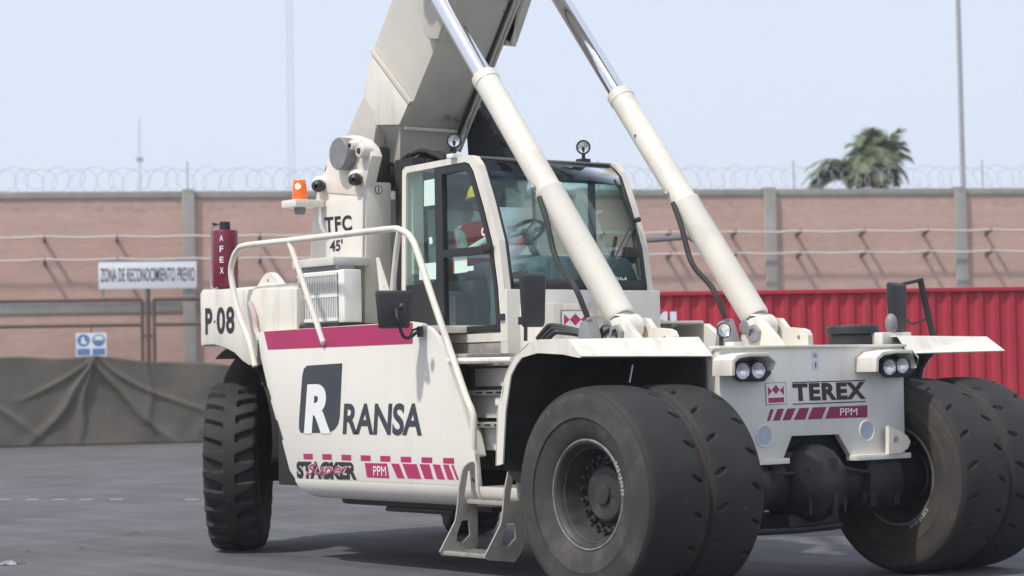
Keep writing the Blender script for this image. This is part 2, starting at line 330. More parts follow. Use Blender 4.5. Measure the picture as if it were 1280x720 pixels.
# local frame of the wall: x = along, y = away from the camera, z = up
pu = [wallpos(p, 400)[0] for p in (237, 965, 1203)]; sp = pu[2] - pu[1]
us = [pu[0] - sp * k for k in (5, 4, 3, 2, 1)] + [pu[0]] + [pu[0] + (pu[1] - pu[0]) * k / 3 for k in (1, 2)] + [pu[1], pu[2]] + [pu[2] + sp * k for k in (1, 2, 3, 4, 5)]
zb0, zb1 = wallpos(100, 392)[1], wallpos(100, 378)[1]
for i, (a, b) in enumerate(zip(us, us[1:])):
    MB().box(a, b, 0, .25, 0, HW - .01).build('brick_panel', BRICK, wall, smooth=0)
    MB().box(a + .2, b - .2, -.05, .22, HW - .22, HW).build('coping_beam', CONC, wall, bevel=.02)
    MB().box(a + .2, b - .2, -.04, .2, zb0, zb1).build('middle_beam', CONC, wall, bevel=.02)
for a in us: MB().box(a - .2, a + .2, -.16, .3, 0, HW + .05).build('pillar', CONC, wall, bevel=.02)

# two white pipes held off the wall by struts
for (py_l, py_r) in ((294, 288), (322, 315)):
    ul, zl = wallpos(0, py_l, .5); ur, zr = wallpos(1280, py_r, .5); zz = (zl + zr) / 2
    t = thing('wall_cable', 'upper white cable run along the brick wall on struts' if py_l < 300 else 'lower white cable run along the brick wall on struts', 'cable', WALL0, WROT)
    pts = []
    u0, u1 = us[0], us[-1]; n = 160
    for k in range(n + 1):
        u = u0 + (u1 - u0) * k / n; ph = ((u - pu[0]) / (sp / 3)) % 1
        pts.append((u, -.5, zz - .05 * math.sin(math.pi * ph)))
    MB().tube(pts, .030, 8).build('cable', CABLE, t)
    u = pu[0] - 5 * sp
    while u < us[-1]:
        if u > us[0] and min(abs(u - q) for q in us) > .5:
            MB().bar((u, -.52, zz), (u + .0, .0, zz - .12), .07, .12).build('strut', BRNM, t)
        u += sp / 3

# razor wire along the coping
rz = MB(); pts = []; L = us[-1] - us[0]; loops = int(L / .42); rr = .38
for k in range(loops * 20):
    a = 2 * math.pi * k / 20; ph = k / 20
    pts.append((us[0] + ph * .42 + (.36 + .07 * math.sin(ph * 2.9)) * math.sin(a + .3 * math.sin(ph * 1.1)), .1 + .30 * math.cos(a), HW + .38 + (rr + .05 * math.sin(ph * 2.3)) * math.sin(a + 1.5)))
rz.tube(pts, .008, 4, caps=False)
t = thing('razor_wire', 'coiled razor wire along the top of the brick wall', 'razor wire', WALL0, WROT); rz.build('coil', GALV, t)
u = us[0]
while u < us[-1]:
    MB().tube([(u, .1, HW), (u, .1, HW + .95)], .022, 6).build('post', GALV, t); u += sp

# poles and masts beyond the wall
def mast(px_top, px_bot, dist, zt, wid, label, lattice):
    p = CAM + ray(px_bot, 235) * dist; t = thing('lattice_mast' if lattice else 'pole', label, 'mast' if lattice else 'pole', (p.x, p.y, 0))
    if not lattice:
        MB().tube([(0, 0, 0), (0, 0, zt)], [wid, wid * .7], 10).build('shaft', GALV, t); return t
    for k in range(3):
        c = [(wid * math.cos(a + R(30)), wid * math.sin(a + R(30))) for a in (0, 2.094, 4.189)]
        MB().tube([(*c[k], 0), (*c[k], zt)], .022, 5).build('leg', MASTM, t)
    lt = MB(); z = 0
    while z < zt - 1:
        for k in range(3): lt.tube([(*c[k], z), (*c[(k + 1) % 3], z + .7)], .012, 4, False)
        z += .7
    lt.build('bracing', MASTM, t)
    MB().lathe([(0, .01), (0, .3), (.25, .3), (.25, .01)], (-.3, -.3, zt * .52), (-.7, -.7, 0), 16).build('dish', MASTM, t)
    return t
mast(0, 1204, 96, 40, .12, 'tall slim grey pole rising behind a wall pillar', False)
mast(0, 366, 150, 62, .24, 'faint lattice antenna mast beyond the wall, carrying a dish', True)
p_ = CAM + ray(175, 235) * 150; t = thing('antenna_pole', 'short thin antenna pole just above the razor wire', 'antenna', (p_.x, p_.y, 0))
MB().tube([(0, 0, 0), (0, 0, 19.9)], [.1, .04], 6).build('shaft', MASTM, t); MB().bar((-.25, 0, 17), (.25, 0, 17), .05, .3).build('panel', MASTM, t)

# palm tree behind the wall
def palm(px, py, dist):
    c = CAM + ray(px, py) * dist; t = thing('palm_tree', 'green palm with a bushy windblown crown showing above the brick wall', 'tree', (c.x, c.y, 0)); H = c.z
    MB().tube([(.3 * math.sin(k * .5), 0, H * k / 12) for k in range(13)], [.26 - .008 * k for k in range(13)], 10).build('trunk', TRUNK, t)
    rnd = random.Random(5); bm = bmesh.new(); rt = R0
    def frond(d0, length, droop, start):
        d = Vector(d0).normalized(); p = Vector(start); n = 22; stp = length / n; side0 = d.cross(Vector((0, 0, 1))).normalized()
        for k in range(n):
            d = (d + Vector((0, 0, -droop * (k / n)))).normalized(); q = p + d * stp; ll = (.62 * math.sin(math.pi * (k + 1.5) / (n + 2)) + .12)
            for sgn in (-1, 1):
                for h in (0, .5):
                    o = p + d * stp * h; dirn = (side0 * sgn * .75 + d * .6 + Vector((0, 0, rnd.uniform(-.55, .1)))).normalized(); wv = d * .06
                    v = [bm.verts.new(o - wv), bm.verts.new(o + wv), bm.verts.new(o + dirn * ll + wv * .3)]; bm.faces.new(v)
            a = side0 * .03; v = [bm.verts.new(p - a), bm.verts.new(p + a), bm.verts.new(q + a * .8), bm.verts.new(q - a * .8)]; bm.faces.new(v); p = q
    top = Vector((.3 * math.sin(6), 0, H))
    for k in range(56):                                  # upright dense head, leaning right
        a = rnd.uniform(0, 6.283); e = rnd.uniform(-.1, 1.5)
        frond((math.cos(a) * math.cos(e), math.sin(a) * math.cos(e), math.sin(e)), rnd.uniform(1.3, 2.0), rnd.uniform(.12, .45), top + Vector((0, 0, .25)))
    for k in range(20):                                   # long fronds blown to the left
        d = -rt * rnd.uniform(.8, 1.2) + Vector((rnd.uniform(-.3, .3), rnd.uniform(-.3, .3), rnd.uniform(.25, .7)))
        frond(d, rnd.uniform(2.6, 3.4), rnd.uniform(.14, .24), top + Vector((0, 0, -.3)))
    me = bpy.data.meshes.new('crown'); bm.to_mesh(me); bm.free(); me.materials.append(LEAF); link('crown', me, t)
palm(1098, 214, 88)

# fence of brown tube in front of the wall, tarpaulin, signs
FR = thing('gate_frame', 'brown steel tube gate frame standing before the brick wall', 'fence', FENCE0, WROT)
def fpos(px, py, off=0.):
    p = UP_(px, py, FENCE0 + WN * off, WN); return (p - FENCE0).dot(WT), p.z
def ftube(name, a, b, r=.055):
    (u0, z0), (u1, z1) = fpos(*a), fpos(*b); MB().tube([(u0, 0, z0), (u1, 0, z1)], r, 8).build(name, BRNM, FR)
zt_ = fpos(100, 375.5)[1]; zm_ = fpos(100, 407)[1]
def vert(px, zt, r=.055): u = fpos(px, 420)[0]; MB().tube([(u, 0, 0), (u, 0, zt)], r, 8).build('post', BRNM, FR); return u
uA = vert(178, zt_); uB = vert(193, zt_); uC = vert(185.5, zt_ + .35, .07); uL = fpos(-260, 420)[0]; uR = fpos(460, 420)[0]; vert(-260, zt_); vert(460, zt_)
for z in (zt_, zm_):
    MB().tube([(uL, 0, z), (uA, 0, z)], .055, 8).build('rail', BRNM, FR); MB().tube([(uB, 0, z), (uR, 0, z)], .055, 8).build('rail', BRNM, FR)
for z in (zm_ - .35, 1.2):
    MB().bar((uA, 0, z), (uB, 0, z), .08, .08).build('hinge', BRNM, FR)
# board sign
sg = thing('sign_board', 'long white board sign reading ZONA DE RECONOCIMIENTO PREVIO above the gate frame', 'sign', FENCE0, WROT)
(s0, zt0), (s1, zb1_) = fpos(123, 326.5, .1), fpos(246, 361, .1); zt0 = fpos(185, 326, .1)[1]; zb1_ = fpos(185, 361, .1)[1]
MB().box(s0, s1, -.14, -.1, zb1_, zt0).build('board', SIGNW, sg, bevel=.01)
MB().bar((s0 - .01, -.12, zt0 + .015), (s1 + .01, -.12, zt0 + .015), .07, .03).build('top_edge', GREYP, sg)
for px in (129, 183.5, 237):
    u = fpos(px, 365)[0]; MB().bar((u, -.08, zt_), (u, -.08, zt0 - .05), .05, .05).build('bracket', GREYP, sg)
lettering('ZONA DE RECONOCIMIENTO PREVIO', (s0 + .06, -.145, zb1_ + .22), (s1 - s0 - .12, 0, 0), (0, 0, .42), (0, -1, 0), INK, sg, bold=.012, space=1.06)
# blue safety sign
ss = thing('safety_sign', 'white safety sign with two blue round pictograms above the tarpaulin', 'sign', FENCE0, WROT)
(s0, _), (s1, _) = fpos(95, 430, .08), fpos(133, 430, .08); zt1 = fpos(114, 416, .08)[1]; zb2 = fpos(114, 446, .08)[1]
MB().box(s0, s1, -.1, -.07, zb2, zt1).build('board', SIGNW, ss)
MB().bar(((s0 + s1) / 2, -.05, zb2 - .4), ((s0 + s1) / 2, -.05, zm_), .04, .04).build('support', BRNM, ss)
hw = (s1 - s0) / 2
for k in range(2):
    cx_ = s0 + hw * (k + .5); cz = zt1 - .23
    printed('pictogram', circle(28), [list(range(28))], (cx_ - .19, -.1, cz - .19), (.38, 0, 0), (0, 0, .38), (0, -1, 0), SIGNB, ss)
    gl = [(.30, .28), (.62, .18), (.80, .34), (.60, .45), (.52, .80), (.36, .76)] if k == 0 else [(.14, .52), (.86, .52), (.82, .74), (.64, .88), (.36, .88), (.18, .74)]
    printed('pictogram_figure', gl, [list(range(len(gl)))], (cx_ - .19, -.1, cz - .19), (.38, 0, 0), (0, 0, .38), (0, -1, 0), SIGNW, ss, lift=.006)
    printed('caption_bar', [(0, 0), (1, 0), (1, 1), (0, 1)], [[0, 1, 2, 3]], (cx_ - .19, -.1, zb2 + .05), (.38, 0, 0), (0, 0, .20), (0, -1, 0), SIGNB, ss)
# tarpaulin draped over the lower fence
tp = thing('tarpaulin', 'olive tarpaulin draped in creases over the barrier below the signs', 'tarpaulin', FENCE0 + WN * .12, WROT)
bm = bmesh.new(); nu, nv = 260, 40; ua, ub = fpos(-120, 500)[0], fpos(420, 500)[0]; up_ = fpos(117, 446)[0]; zpk = fpos(117, 445)[1]
def ridge(u, v, u_a, v_a, u_b, v_b, wd):              # soft sagging crease along a curve in (u, height fraction)
    if not min(v_a, v_b) <= v <= max(v_a, v_b): return 0
    tt = (v - v_a) / (v_b - v_a); c = u_a + (u_b - u_a) * tt ** 1.35 + .07 * math.sin(v * 9 + u_b); w_ = wd * (.6 + 1.5 * tt)
    x = (u - c) / w_; x = x * (1.5 if x > 0 else .8)
    return math.exp(-x * x) * (.25 + .75 * math.sin(math.pi * min(1, .12 + tt * .88)))
grid = []
for i in range(nu + 1):
    u = ua + (ub - ua) * i / nu; row = []
    du = u - up_; top = zpk - (.09 * min(du, 4.5) if du > 0 else 0) + .02 * math.sin(u * 2.3 - up_ * 2.3) - .05 * math.sin(min(1, abs(du) / 2.6) * math.pi) ** 2
    for j in range(nv + 1):
        v = j / nv; z = top * v
        d = .10 * ridge(u, v, up_, 1, up_ - 1.9, 0, .10) + .10 * ridge(u, v, up_ - .1, 1, up_ - .5, 0, .08) + .09 * ridge(u, v, up_, 1, up_ + 1.7, .25, .10) + .10 * ridge(u, v, up_ + .1, 1, up_ + 2.5, 0, .10) + .08 * ridge(u, v, up_ + .15, 1, up_ + 3.6, .35, .12)
        d += .07 * ridge(u, v, up_ - .15, .95, up_ - 2.2, .5, .09) + .08 * ridge(u, v, up_ - 3.4, .7, up_ - 1.6, .1, .12) + .05 * ridge(u, v, uC, 1, uC + .05, 0, .1) + .05 * ridge(u, v, up_ + 4.4, .9, up_ + 3.0, 0, .12)
        d += .03 * math.sin(u * 3.1 + v * 2 + 1.4 * math.sin(v * 3)) + .025 * math.sin(u * 1.3 - v * 5) + .012 * math.sin(u * 7.3 + 3 * v) * (1 - v) + .10 * (1 - v) ** 2
        row.append(bm.verts.new((u, -d * 1.25, z + .01)))
    grid.append(row)
for i in range(nu):
    for j in range(nv): bm.faces.new((grid[i][j], grid[i + 1][j], grid[i + 1][j + 1], grid[i][j + 1]))
me = bpy.data.meshes.new('sheet'); bm.to_mesh(me); bm.free(); me.materials.append(TARP); me.polygons.foreach_set('use_smooth', [True] * len(me.polygons))
sh = link('sheet', me, tp); md = sh.modifiers.new('thick', 'SOLIDIFY'); md.thickness = .012

# painted dashes on the yard
for k, px in enumerate((4, 40, 74, 108, 145, 240, 262)):
    a = U(px, 624.5, z=0); d = MB(); dv = R0 * .11; wv = FW0 * .13
    c = [a - dv - wv, a + dv - wv, a + dv * .9 + wv, a - dv * .92 + wv]; me = bpy.data.meshes.new('road_dash'); me.from_pydata([(q.x, q.y, .004) for q in c], [], [[0, 1, 2, 3]]); me.materials.append(ROADP)
    o = link('road_dash', me); o['kind'] = 'structure'; o['label'] = 'worn white painted dash on the asphalt'

# small litter on the asphalt at the left
for px, py, s_ in ((12, 706, .09), (25, 705, .06), (34, 690, .04)):
    q = U(px, py, z=0); rnd = random.Random(px); mb = MB(); n = 9
    mb.lathe([(0, .001), (0, s_), (s_ * .25, s_ * .7), (s_ * .4, .001)], (0, 0, 0), (0, 0, 1), 9)
    for v in mb.bm.verts: v.co += Vector((rnd.uniform(-1, 1), rnd.uniform(-1, 1), abs(rnd.uniform(0, .3)))) * s_ * .35
    o = mb.build('paper_scrap' if px < 30 else 'pebble', STEEL if px < 20 else BRNM, smooth=0); o.location = q
    tag(o, {12: 'crumpled pale scrap of litter on the asphalt', 25: 'flat brown scrap of litter beside the pale one', 34: 'tiny brown pebble on the bare asphalt'}[px], 'scrap' if px < 30 else 'pebble')

# red container beside the wall
CZ = 3.05; c0 = U(1050, 361, z=CZ); CT = (R0 * math.cos(R(9.3)) + FW0 * math.sin(R(9.3))).normalized(); CN = Vector((-CT.y, CT.x, 0))
if CN.dot(FW0) < 0: CN = -CN
pl = UP_(700, 365, c0, CN); CL = 12.19; org = Vector((pl.x, pl.y, 0))
ct = thing('shipping_container', 'red corrugated steel shipping container with white lettering behind the stacker', 'container', org, math.atan2(CT.y, CT.x))
z0, z1 = CZ - 2.896, CZ
for u in (.12, CL - .12):
    for y in (.12, 2.32): MB().box(u - .12, u + .12, y - .12, y + .12, 0, z0 - .003).build('support_block', GREYP, ct)
def corrugated(mb, u0, u1, y, zz0, zz1, pitch=.262, dep=.04, sgn=1):
    pr = []; u = u0
    while u < u1 - pitch:
        pr += [(u, y), (u + pitch * .27, y), (u + pitch * .5, y + dep * sgn), (u + pitch * .77, y + dep * sgn)]; u += pitch
    pr += [(u1, y)]
    lo = [mb.bm.verts.new((a, b, zz0)) for a, b in pr]; hi = [mb.bm.verts.new((a, b, zz1)) for a, b in pr]
    for k in range(len(pr) - 1): mb.bm.faces.new((lo[k], lo[k + 1], hi[k + 1], hi[k]))
for y, sg_ in ((.03, 1), (2.41, -1)):
    mb = MB(); corrugated(mb, .1, CL - .1, y, z0 + .1, z1 - .06, sgn=sg_); mb.build('side_wall', REDC, ct, smooth=0)
for y in (.0, 2.44 - .07):
    MB().box(.1, CL - .1, y, y + .07, z1 - .07, z1 - .005).build('top_rail', REDC, ct, bevel=.006)
    MB().box(.1, CL - .1, y, y + .07, z0 + .005, z0 + .13).build('bottom_rail', REDC, ct, bevel=.006)
for u in (0, CL - .12):
    for y in (0, 2.32): MB().box(u, u + .12, y, y + .12, z0, z1).build('corner_post', REDC, ct, bevel=.006)
MB().box(.1, CL - .1, .06, 2.38, z1 - .04, z1 - .02).build('roof', REDC, ct, smooth=0)
for u in (.03, CL - .05): MB().box(u, u + .02, .1, 2.34, z0 + .1, z1 - .05).build('end_wall', REDC, ct, smooth=0)
def cpos(px, py): p = UP_(px, py, c0, CN); return (p - org).dot(CT), p.z
(ca, zb_), (cb, zt__) = cpos(815, 418), cpos(858, 389)
lettering('4L', (ca, .0, zb_), (cb - ca, 0, 0), (0, 0, zt__ - zb_), (0, -1, 0), SIGNW, ct, bold=.05, lift=.004)

# ================================================================== the reach stacker
ST = thing('reach_stacker', 'cream white reach stacker with RANSA lettering and raised boom on the asphalt', 'reach stacker')
XP = -1.70                                              # outer face of the side panel

# ---- wheels
def tyre_mesh(name, Rt, W, rr, kind, material, seg):
    hw = W / 2
    side = [(hw - .030, Rt - .030), (hw - .010, Rt - .062), (hw, Rt - .11), (hw + .004, Rt - .18), (hw + .004, Rt - .235), (hw + .008, Rt - .245), (hw, rr + .20), (hw - .016, rr + .12), (hw - .035, rr + .06), (hw - .06, rr + .02), (hw - .085, rr)]
    nt_ = 50; tread = []
    tw = hw - .05
    for k in range(nt_ + 1):
        x = tw - 2 * tw * k / nt_; tread.append((x, Rt - .020 * abs(x / tw) ** 3))
    prof = [(-a, b) for a, b in side][::-1]
    prof = side[::-1] + [(hw - .042, Rt - .0235)] + tread + [(-hw + .042, Rt - .0235)] + [(-a, b) for a, b in side]
    bm = bmesh.new(); cols = []
    for k in range(seg):
        t = 2 * math.pi * k / seg; col = []
        for x, r_ in prof:
            d = 0; ax = abs(x)
            if kind in ('worn', 'worn_one') and ax < hw - .02 and r_ > Rt - .05:
                n = 19; ph = (t * n / (2 * math.pi) + (.5 if x > 0 else 0)) % 1; s_ = (ph - .5) * 2 * math.pi * Rt / n
                if kind == 'worn' or x > 0:
                    cxn = .178; q = abs(s_ - .45 * (ax - cxn)); e = (q / .021) ** 2 + ((ax - cxn) / .058) ** 2
                    d = .026 * max(0, min(1, (1 - e) * 2.2))
                    q2 = abs(s_ * 1 - .10); e2 = (q2 / .014) ** 2 + ((ax - .10) / .02) ** 2
            if kind == 'lug' and r_ > Rt - .12 and ax > .035:
                n = 26; pitch = 2 * math.pi * Rt / n
                ph = (t * n / (2 * math.pi) + (.42 if x > 0 else 0) + (ax - .03) * 1.15 * (1 if x > 0 else 1)) % 1
                hwid = .16 + .20 * (ax - .035) / (hw - .035); e = abs(ph - .5)
                d = .05 * max(0, min(1, (hwid - e) / .05 + .5)) * max(0, min(1, (ax - .06) / .02))
            rq = r_ - d; col.append(bm.verts.new((x, rq * math.cos(t), rq * math.sin(t))))
        cols.append(col)
    m = len(prof)
    mside = len(side)
    for k in range(seg):
        A, B = cols[k], cols[(k + 1) % seg]
        for j in range(m - 1):
            f = bm.faces.new((A[j], B[j], B[j + 1], A[j + 1])); f.material_index = 1 if (j < mside - 2 or j > m - mside) else 0
    bmesh.ops.recalc_face_normals(bm, faces=bm.faces)
    me = bpy.data.meshes.new(name); bm.to_mesh(me); bm.free(); me.materials.append(RUB); me.materials.append(material)
    me.polygons.foreach_set('use_smooth', [True] * len(me.polygons)); me.set_sharp_from_angle(angle=R(50)); return me
TW = .575; RF = .85; RR_ = .895; RIM = .415
tyre_one = tyre_mesh('tyre', RF, TW, RIM, 'worn_one', RUBD, 440)
tyre_two = tyre_mesh('tyre', RF, TW, RIM, 'worn', RUBBR, 440)
tyre_lug = tyre_mesh('tyre', RR_, .57, RIM, 'lug', RUBD, 26 * 16)
# rim: dish opens towards -x
rim_me = MB().lathe([(-.205, RIM + .012), (-.222, RIM + .022), (-.232, RIM + .014), (-.228, RIM - .012), (-.20, RIM - .035), (-.17, RIM - .042), (-.165, RIM - .055), (-.05, RIM - .075), (0.02, RIM - .10), (.02, .24), (.0, .225), (-.05, .215), (-.06, .20), (-.062, .085), (-.085, .08), (-.09, .065), (-.09, .0)], (0, 0, 0), (1, 0, 0), 56).mesh('wheel', RIMM, 0, 30)
rimback_me = MB().lathe([(.22, RIM + .012), (.225, RIM - .01), (.19, RIM - .04), (.05, RIM - .07), (.05, .2), (.05, 0)], (0, 0, 0), (1, 0, 0), 40).mesh('rim_back', RIMM, 0, 30)
nut_me = MB().lathe([(.03, .031), (-.02, .031), (-.024, .019), (-.058, .018), (-.06, 0)], (0, 0, 0), (1, 0, 0), 6).mesh('lug_nut', RIMM, 0, 30)
flange_me = MB().lathe([(-.215, RIM - .004), (-.236, RIM + .004), (-.238, RIM + .014), (-.226, RIM + .024), (-.205, RIM + .018)], (0, 0, 0), (1, 0, 0), 64).mesh('rim_flange', mat('worn_rim_edge', (.20, .195, .185), .6, var=.4, scale=12), 0, 40)
def wheel(loc, rotz, tyre, nuts, spin=0.):
    wl = link('wheel', rim_me, ST); wl.location = loc; wl.rotation_euler = (spin, 0, rotz)
    child(link('tyre', tyre), wl); child(link('rim_back', rimback_me), wl); child(link('rim_flange', flange_me), wl)
    if nuts:
        for k in range(20):
            a = 2 * math.pi * (k + .3) / 20; child(link('lug_nut', nut_me), wl, (.0, .288 * math.cos(a), .288 * math.sin(a)))
    return wl
xo = -2.33 + TW / 2
w1 = wheel((xo, 0, RF), 0, tyre_one, True, .35); w2 = wheel((xo + TW + .035, 0, RF), 0, tyre_two, False, .45)
w3 = wheel((-xo - TW - .035, 0, RF), 0, tyre_two, True, .2); w4 = wheel((-xo, 0, RF), R(180), tyre_two, True, .1)
w5 = wheel((-1.14, 7.28, RR_), R(-37), tyre_lug, True, .12); w6 = wheel((1.9, 7.28, RR_), R(-28), tyre_lug, True, .5)
for wl, xb in ((w1, TW / 2 + .018),):
    child(MB().lathe([(-.02, .76), (-.03, .792), (.03, .792), (.02, .76)], (xb, 0, 0), (1, 0, 0), 90).build('rust_band', RUST), wl)
child(MB().lathe([(-.02, .76), (-.03, .792), (.03, .792), (.02, .76)], (TW / 2 + .018, 0, 0), (1, 0, 0), 90).build('rust_band', RUST), w3)

# raised white lettering on the sidewalls, bent round the bead
def arc_marks(r, h, a_mid, wl, xs, ang, material):
    vs, fs = [], []                                   # worn moulded marks, no longer readable
    for k in range(9):
        a0 = k / 9 + .012; wd = (.07, .05, .085, .06, .075, .05, .08, .06, .07)[k]; h0 = (.1, 0, .15, .05, 0, .2, 0, .1, .05)[k]
        vs += [(a0, h0), (a0 + wd, h0), (a0 + wd, .9), (a0, 1 - h0)]; fs.append([4 * k, 4 * k + 1, 4 * k + 2, 4 * k + 3])
    P = []
    for a, b in vs:
        t = a_mid - (a - .5) * ang; rad = r + b * h; P.append((xs, rad * math.cos(t), rad * math.sin(t)))
    me = bpy.data.meshes.new('moulded_marks'); me.from_pydata(P, [], fs); me.materials.append(material); o = link('moulded_marks', me); o.parent = wl; return o
RUBW = mat('pale_moulded_rubber', (.30, .29, .28), .8, var=.3, scale=20)
o = arc_marks(.445, .045, R(112), w1, -TW / 2 + .024, R(34), RUBW); o.rotation_euler = (R(30), 0, 0)
o = arc_marks(.445, .045, R(220), w3, -TW / 2 + .024, R(34), RUBW)

# ---- chassis
MB().box(-.62, .62, -.1, 8.2, .95, 1.75).build('chassis_frame', DARK, ST, bevel=.02)
MB().box(-1.06, 1.06, -.235, 2.7, 1.35, 1.965).build('front_deck', CREAM, ST, bevel=.015)
MB().box(-1.58, 1.58, 2.97, 5.75, .75, 1.95).build('body_core', DARK, ST, bevel=.02)
MB().box(-1.64, 1.64, 3.35, 6.05, 2.2, 2.27).build('deck_plate', CREAM, ST, bevel=.01)
MB().box(-1.42, 1.42, 2.4, 4.85, .58, .66).build('belly_tank', BLK, ST, bevel=.04)
MB().box(-1.38, -.7, 3.05, 4.15, .53, .579).build('belly_guard', BLK, ST, bevel=.03)
# rear axle
MB().tube([(-1.0, 7.28, .88), (1.7, 7.28, .88)], .17, 16).build('rear_axle', GREASE, ST)

# ---- side panel with a rolled lower edge
TC = (-1.51, .83, .19)                                  # tank centre x, z, radius
def conf(p, lift=.003):
    if p.z < TC[1]:
        dz = TC[1] - p.z; return Vector((TC[0] - math.sqrt(max(.001, TC[2] ** 2 - dz * dz)) - lift, p.y, p.z))
    return Vector((XP - lift, p.y, p.z))
top = yz([(322, 416), (330, 414), (420, 408.2), (512, 402), (526, 404), (537, 410), (545, 419), (553, 438), (563, 466), (575, 500), (588, 542), (594, 570)], XP)
rear = yz([(362, 588), (352, 550), (338, 500), (326, 448)], XP)
zlow = .83
out = top + [(top[-1][0] - .03, zlow), (5.24, zlow)] + rear
SP = MB().poly(out, 'x', XP, XP + .05).build('side_panel', PANELP, ST, bevel=.006, label='cream side panel with magenta stripe and RANSA lettering')
def skirt(name, yf, yr0, yr1, rad, material, parent, dx=0.):
    mb = MB(); n = 14; rows = []
    for k in range(n + 1):
        a = math.pi + (math.pi / 2) * k / n; x = TC[0] + rad * math.cos(a); z = TC[1] + rad * math.sin(a); tt = k / n
        rows.append([mb.bm.verts.new((x, yf, z)), mb.bm.verts.new((x, yr0 + (yr1 - yr0) * tt ** 1.4, z))])
    rows.append([mb.bm.verts.new((-.9, yf, TC[1] - rad)), mb.bm.verts.new((-.9, yr1, TC[1] - rad))])
    for a, b in zip(rows, rows[1:]): mb.bm.faces.new((a[0], a[1], b[1], b[0]))
    v0 = mb.bm.verts.new((-.9, yf, TC[1])); v1 = mb.bm.verts.new((-.9, yr1, TC[1]))
    mb.bm.faces.new([r[0] for r in rows] + [v0]); mb.bm.faces.new([r[1] for r in rows][::-1] + [v1])
    return mb.build(name, material, parent)
skirt('rolled_skirt', top[-1][0] - .03, 5.24, 4.95, .19, PANELP, SP)
skirt('fuel_tank', 1.15, top[-1][0] - .04, top[-1][0] - .04, .18, PANELP, ST)
MB().poly(yz([(545, 419), (553, 438), (563, 466), (575, 500), (588, 542), (594, 570), (590, 572), (570, 500), (548, 440), (541, 421)], XP), 'x', XP + .05, XP + .12).build('panel_return', PANELP, SP)
# stripe and lettering on the panel
decal('stripe', [(330, 414.4), (420, 408.6), (516, 403), (516, 429.5), (420, 433.5), (335, 437)], MAG, SP, x=XP)
lg = [(378, 470), (380, 461), (384, 457), (428, 454), (425, 520), (423, 530), (419, 536), (412, 541), (376, 541), (374, 536), (374, 525)]
decal('logo_block', lg, SLATE, SP, x=XP)
pixtext('R', (380.5, 542), (414, 542), (384.8, 480.5), WHITE, SP, bold=.05, lift=.006, x=XP)
pixtext('RANSA', (428.5, 543), (527.5, 545), (430.5, 504), SLATE, SP, bold=.028, x=XP, space=.98)
for px, py in ((379.5, 567), (403, 567.5), (427, 568.3), (451, 569), (475.5, 569.8), (501, 570.8), (527, 571.5), (554, 572.3)):
    decal('stripe_square', [(px, py), (px + 11.4 * (1 + (px - 380) / 900), py + .3), (px + 11.6 * (1 + (px - 380) / 900), py + 7.2), (px + .3, py + 6.9)], MAG, SP, conform=conf, x=XP)
pixtext('STACKER', (371.5, 598), (446.5, 600), (370.5, 576.5), INK, SP, bold=.06, conform=conf, x=XP)
pixtext('Super', (380, 597.5), (434, 596.5), (381, 579.5), WHITE, SP, bold=.016, conform=lambda p: conf(p, .005), shear=.12, x=XP)
pixtext('Super', (381, 597), (433, 596), (382, 580), MAG, SP, bold=-.0, conform=lambda p: conf(p, .007), shear=.12, x=XP)
def para(x0, x1, x2, x3, parent=SP): decal('stripe_bar', [(x0, 578.6 + (x0 - 456) * .021), (x1, 578.8 + (x1 - 456) * .021), (x3, 597.0 + (x3 - 456) * .024), (x2, 596.5 + (x2 - 456) * .024)], MAG, parent, conform=conf, x=XP)
para(456, 484, 459, 487)
for a in ((489, 499, 497, 506), (503, 521, 510, 527), (524.5, 537, 531, 542), (541, 550, 547, 556.5), (554, 561, 560, 568), (564, 567, 571, 574)): para(*a)
pixtext('PPM', (467.5, 594.5), (483.5, 595), (467, 582.5), WHITE, SP, bold=.0, conform=lambda p: conf(p, .006), x=XP)
for a, b in (((345, 525), (352, 548)), ((334, 486), (337, 497))):
    decal('slot', [a, (a[0] + 2, a[1]), (b[0] + 2.4, b[1] + 2), (b[0], b[1] + 2)], INK, SP, x=XP)

# left side body, mostly hidden
MB().poly([(2.3, 1.0), (5.5, 1.0), (5.9, 2.27), (2.9, 2.27), (2.7, 2.15)], 'x', 1.62, 1.70).build('left_side_panel', PANELP, ST, bevel=.006)
MB().box(1.0, 1.62, 2.9, 5.6, 2.271, 2.30).build('left_walkway', CREAM, ST, bevel=.01)

# ---- counterweight
XC = -1.50
cwp = [(XC, 5.45), (XC, 7.37), (-1.42, 7.56), (-1.0, 8.25), (-.8, 8.4), (.8, 8.4), (1.0, 8.25), (1.42, 7.56), (1.5, 7.37), (1.5, 5.45)]
CW = MB().poly(cwp, 'z', 2.19, 2.765).build('counterweight', CREAM, ST, bevel=.035)
ar = yz([(254, 432), (267, 430), (280, 434), (292, 440), (302, 450), (311, 456), (320, 455)], XC)
XS = XC - .03
MB().poly(yz([(251.5, 364.5), (253.5, 362), (322, 360.8), (371, 360.4), (371, 412), (330, 416), (322, 430), (320, 455.5), (311, 456.5), (303, 451), (293, 441), (281, 434.5), (267, 430.5), (256, 431), (251.5, 433)], XS), 'x', XS, XC + .1).build('side_plate', CREAM, CW, bevel=.012)
MB().poly([(-.25, 8.38), (.7, 8.38), (.7, 8.15), (-.25, 8.15)], 'z', .75, 2.188).build('tail_block', CREAM, CW, bevel=.03)
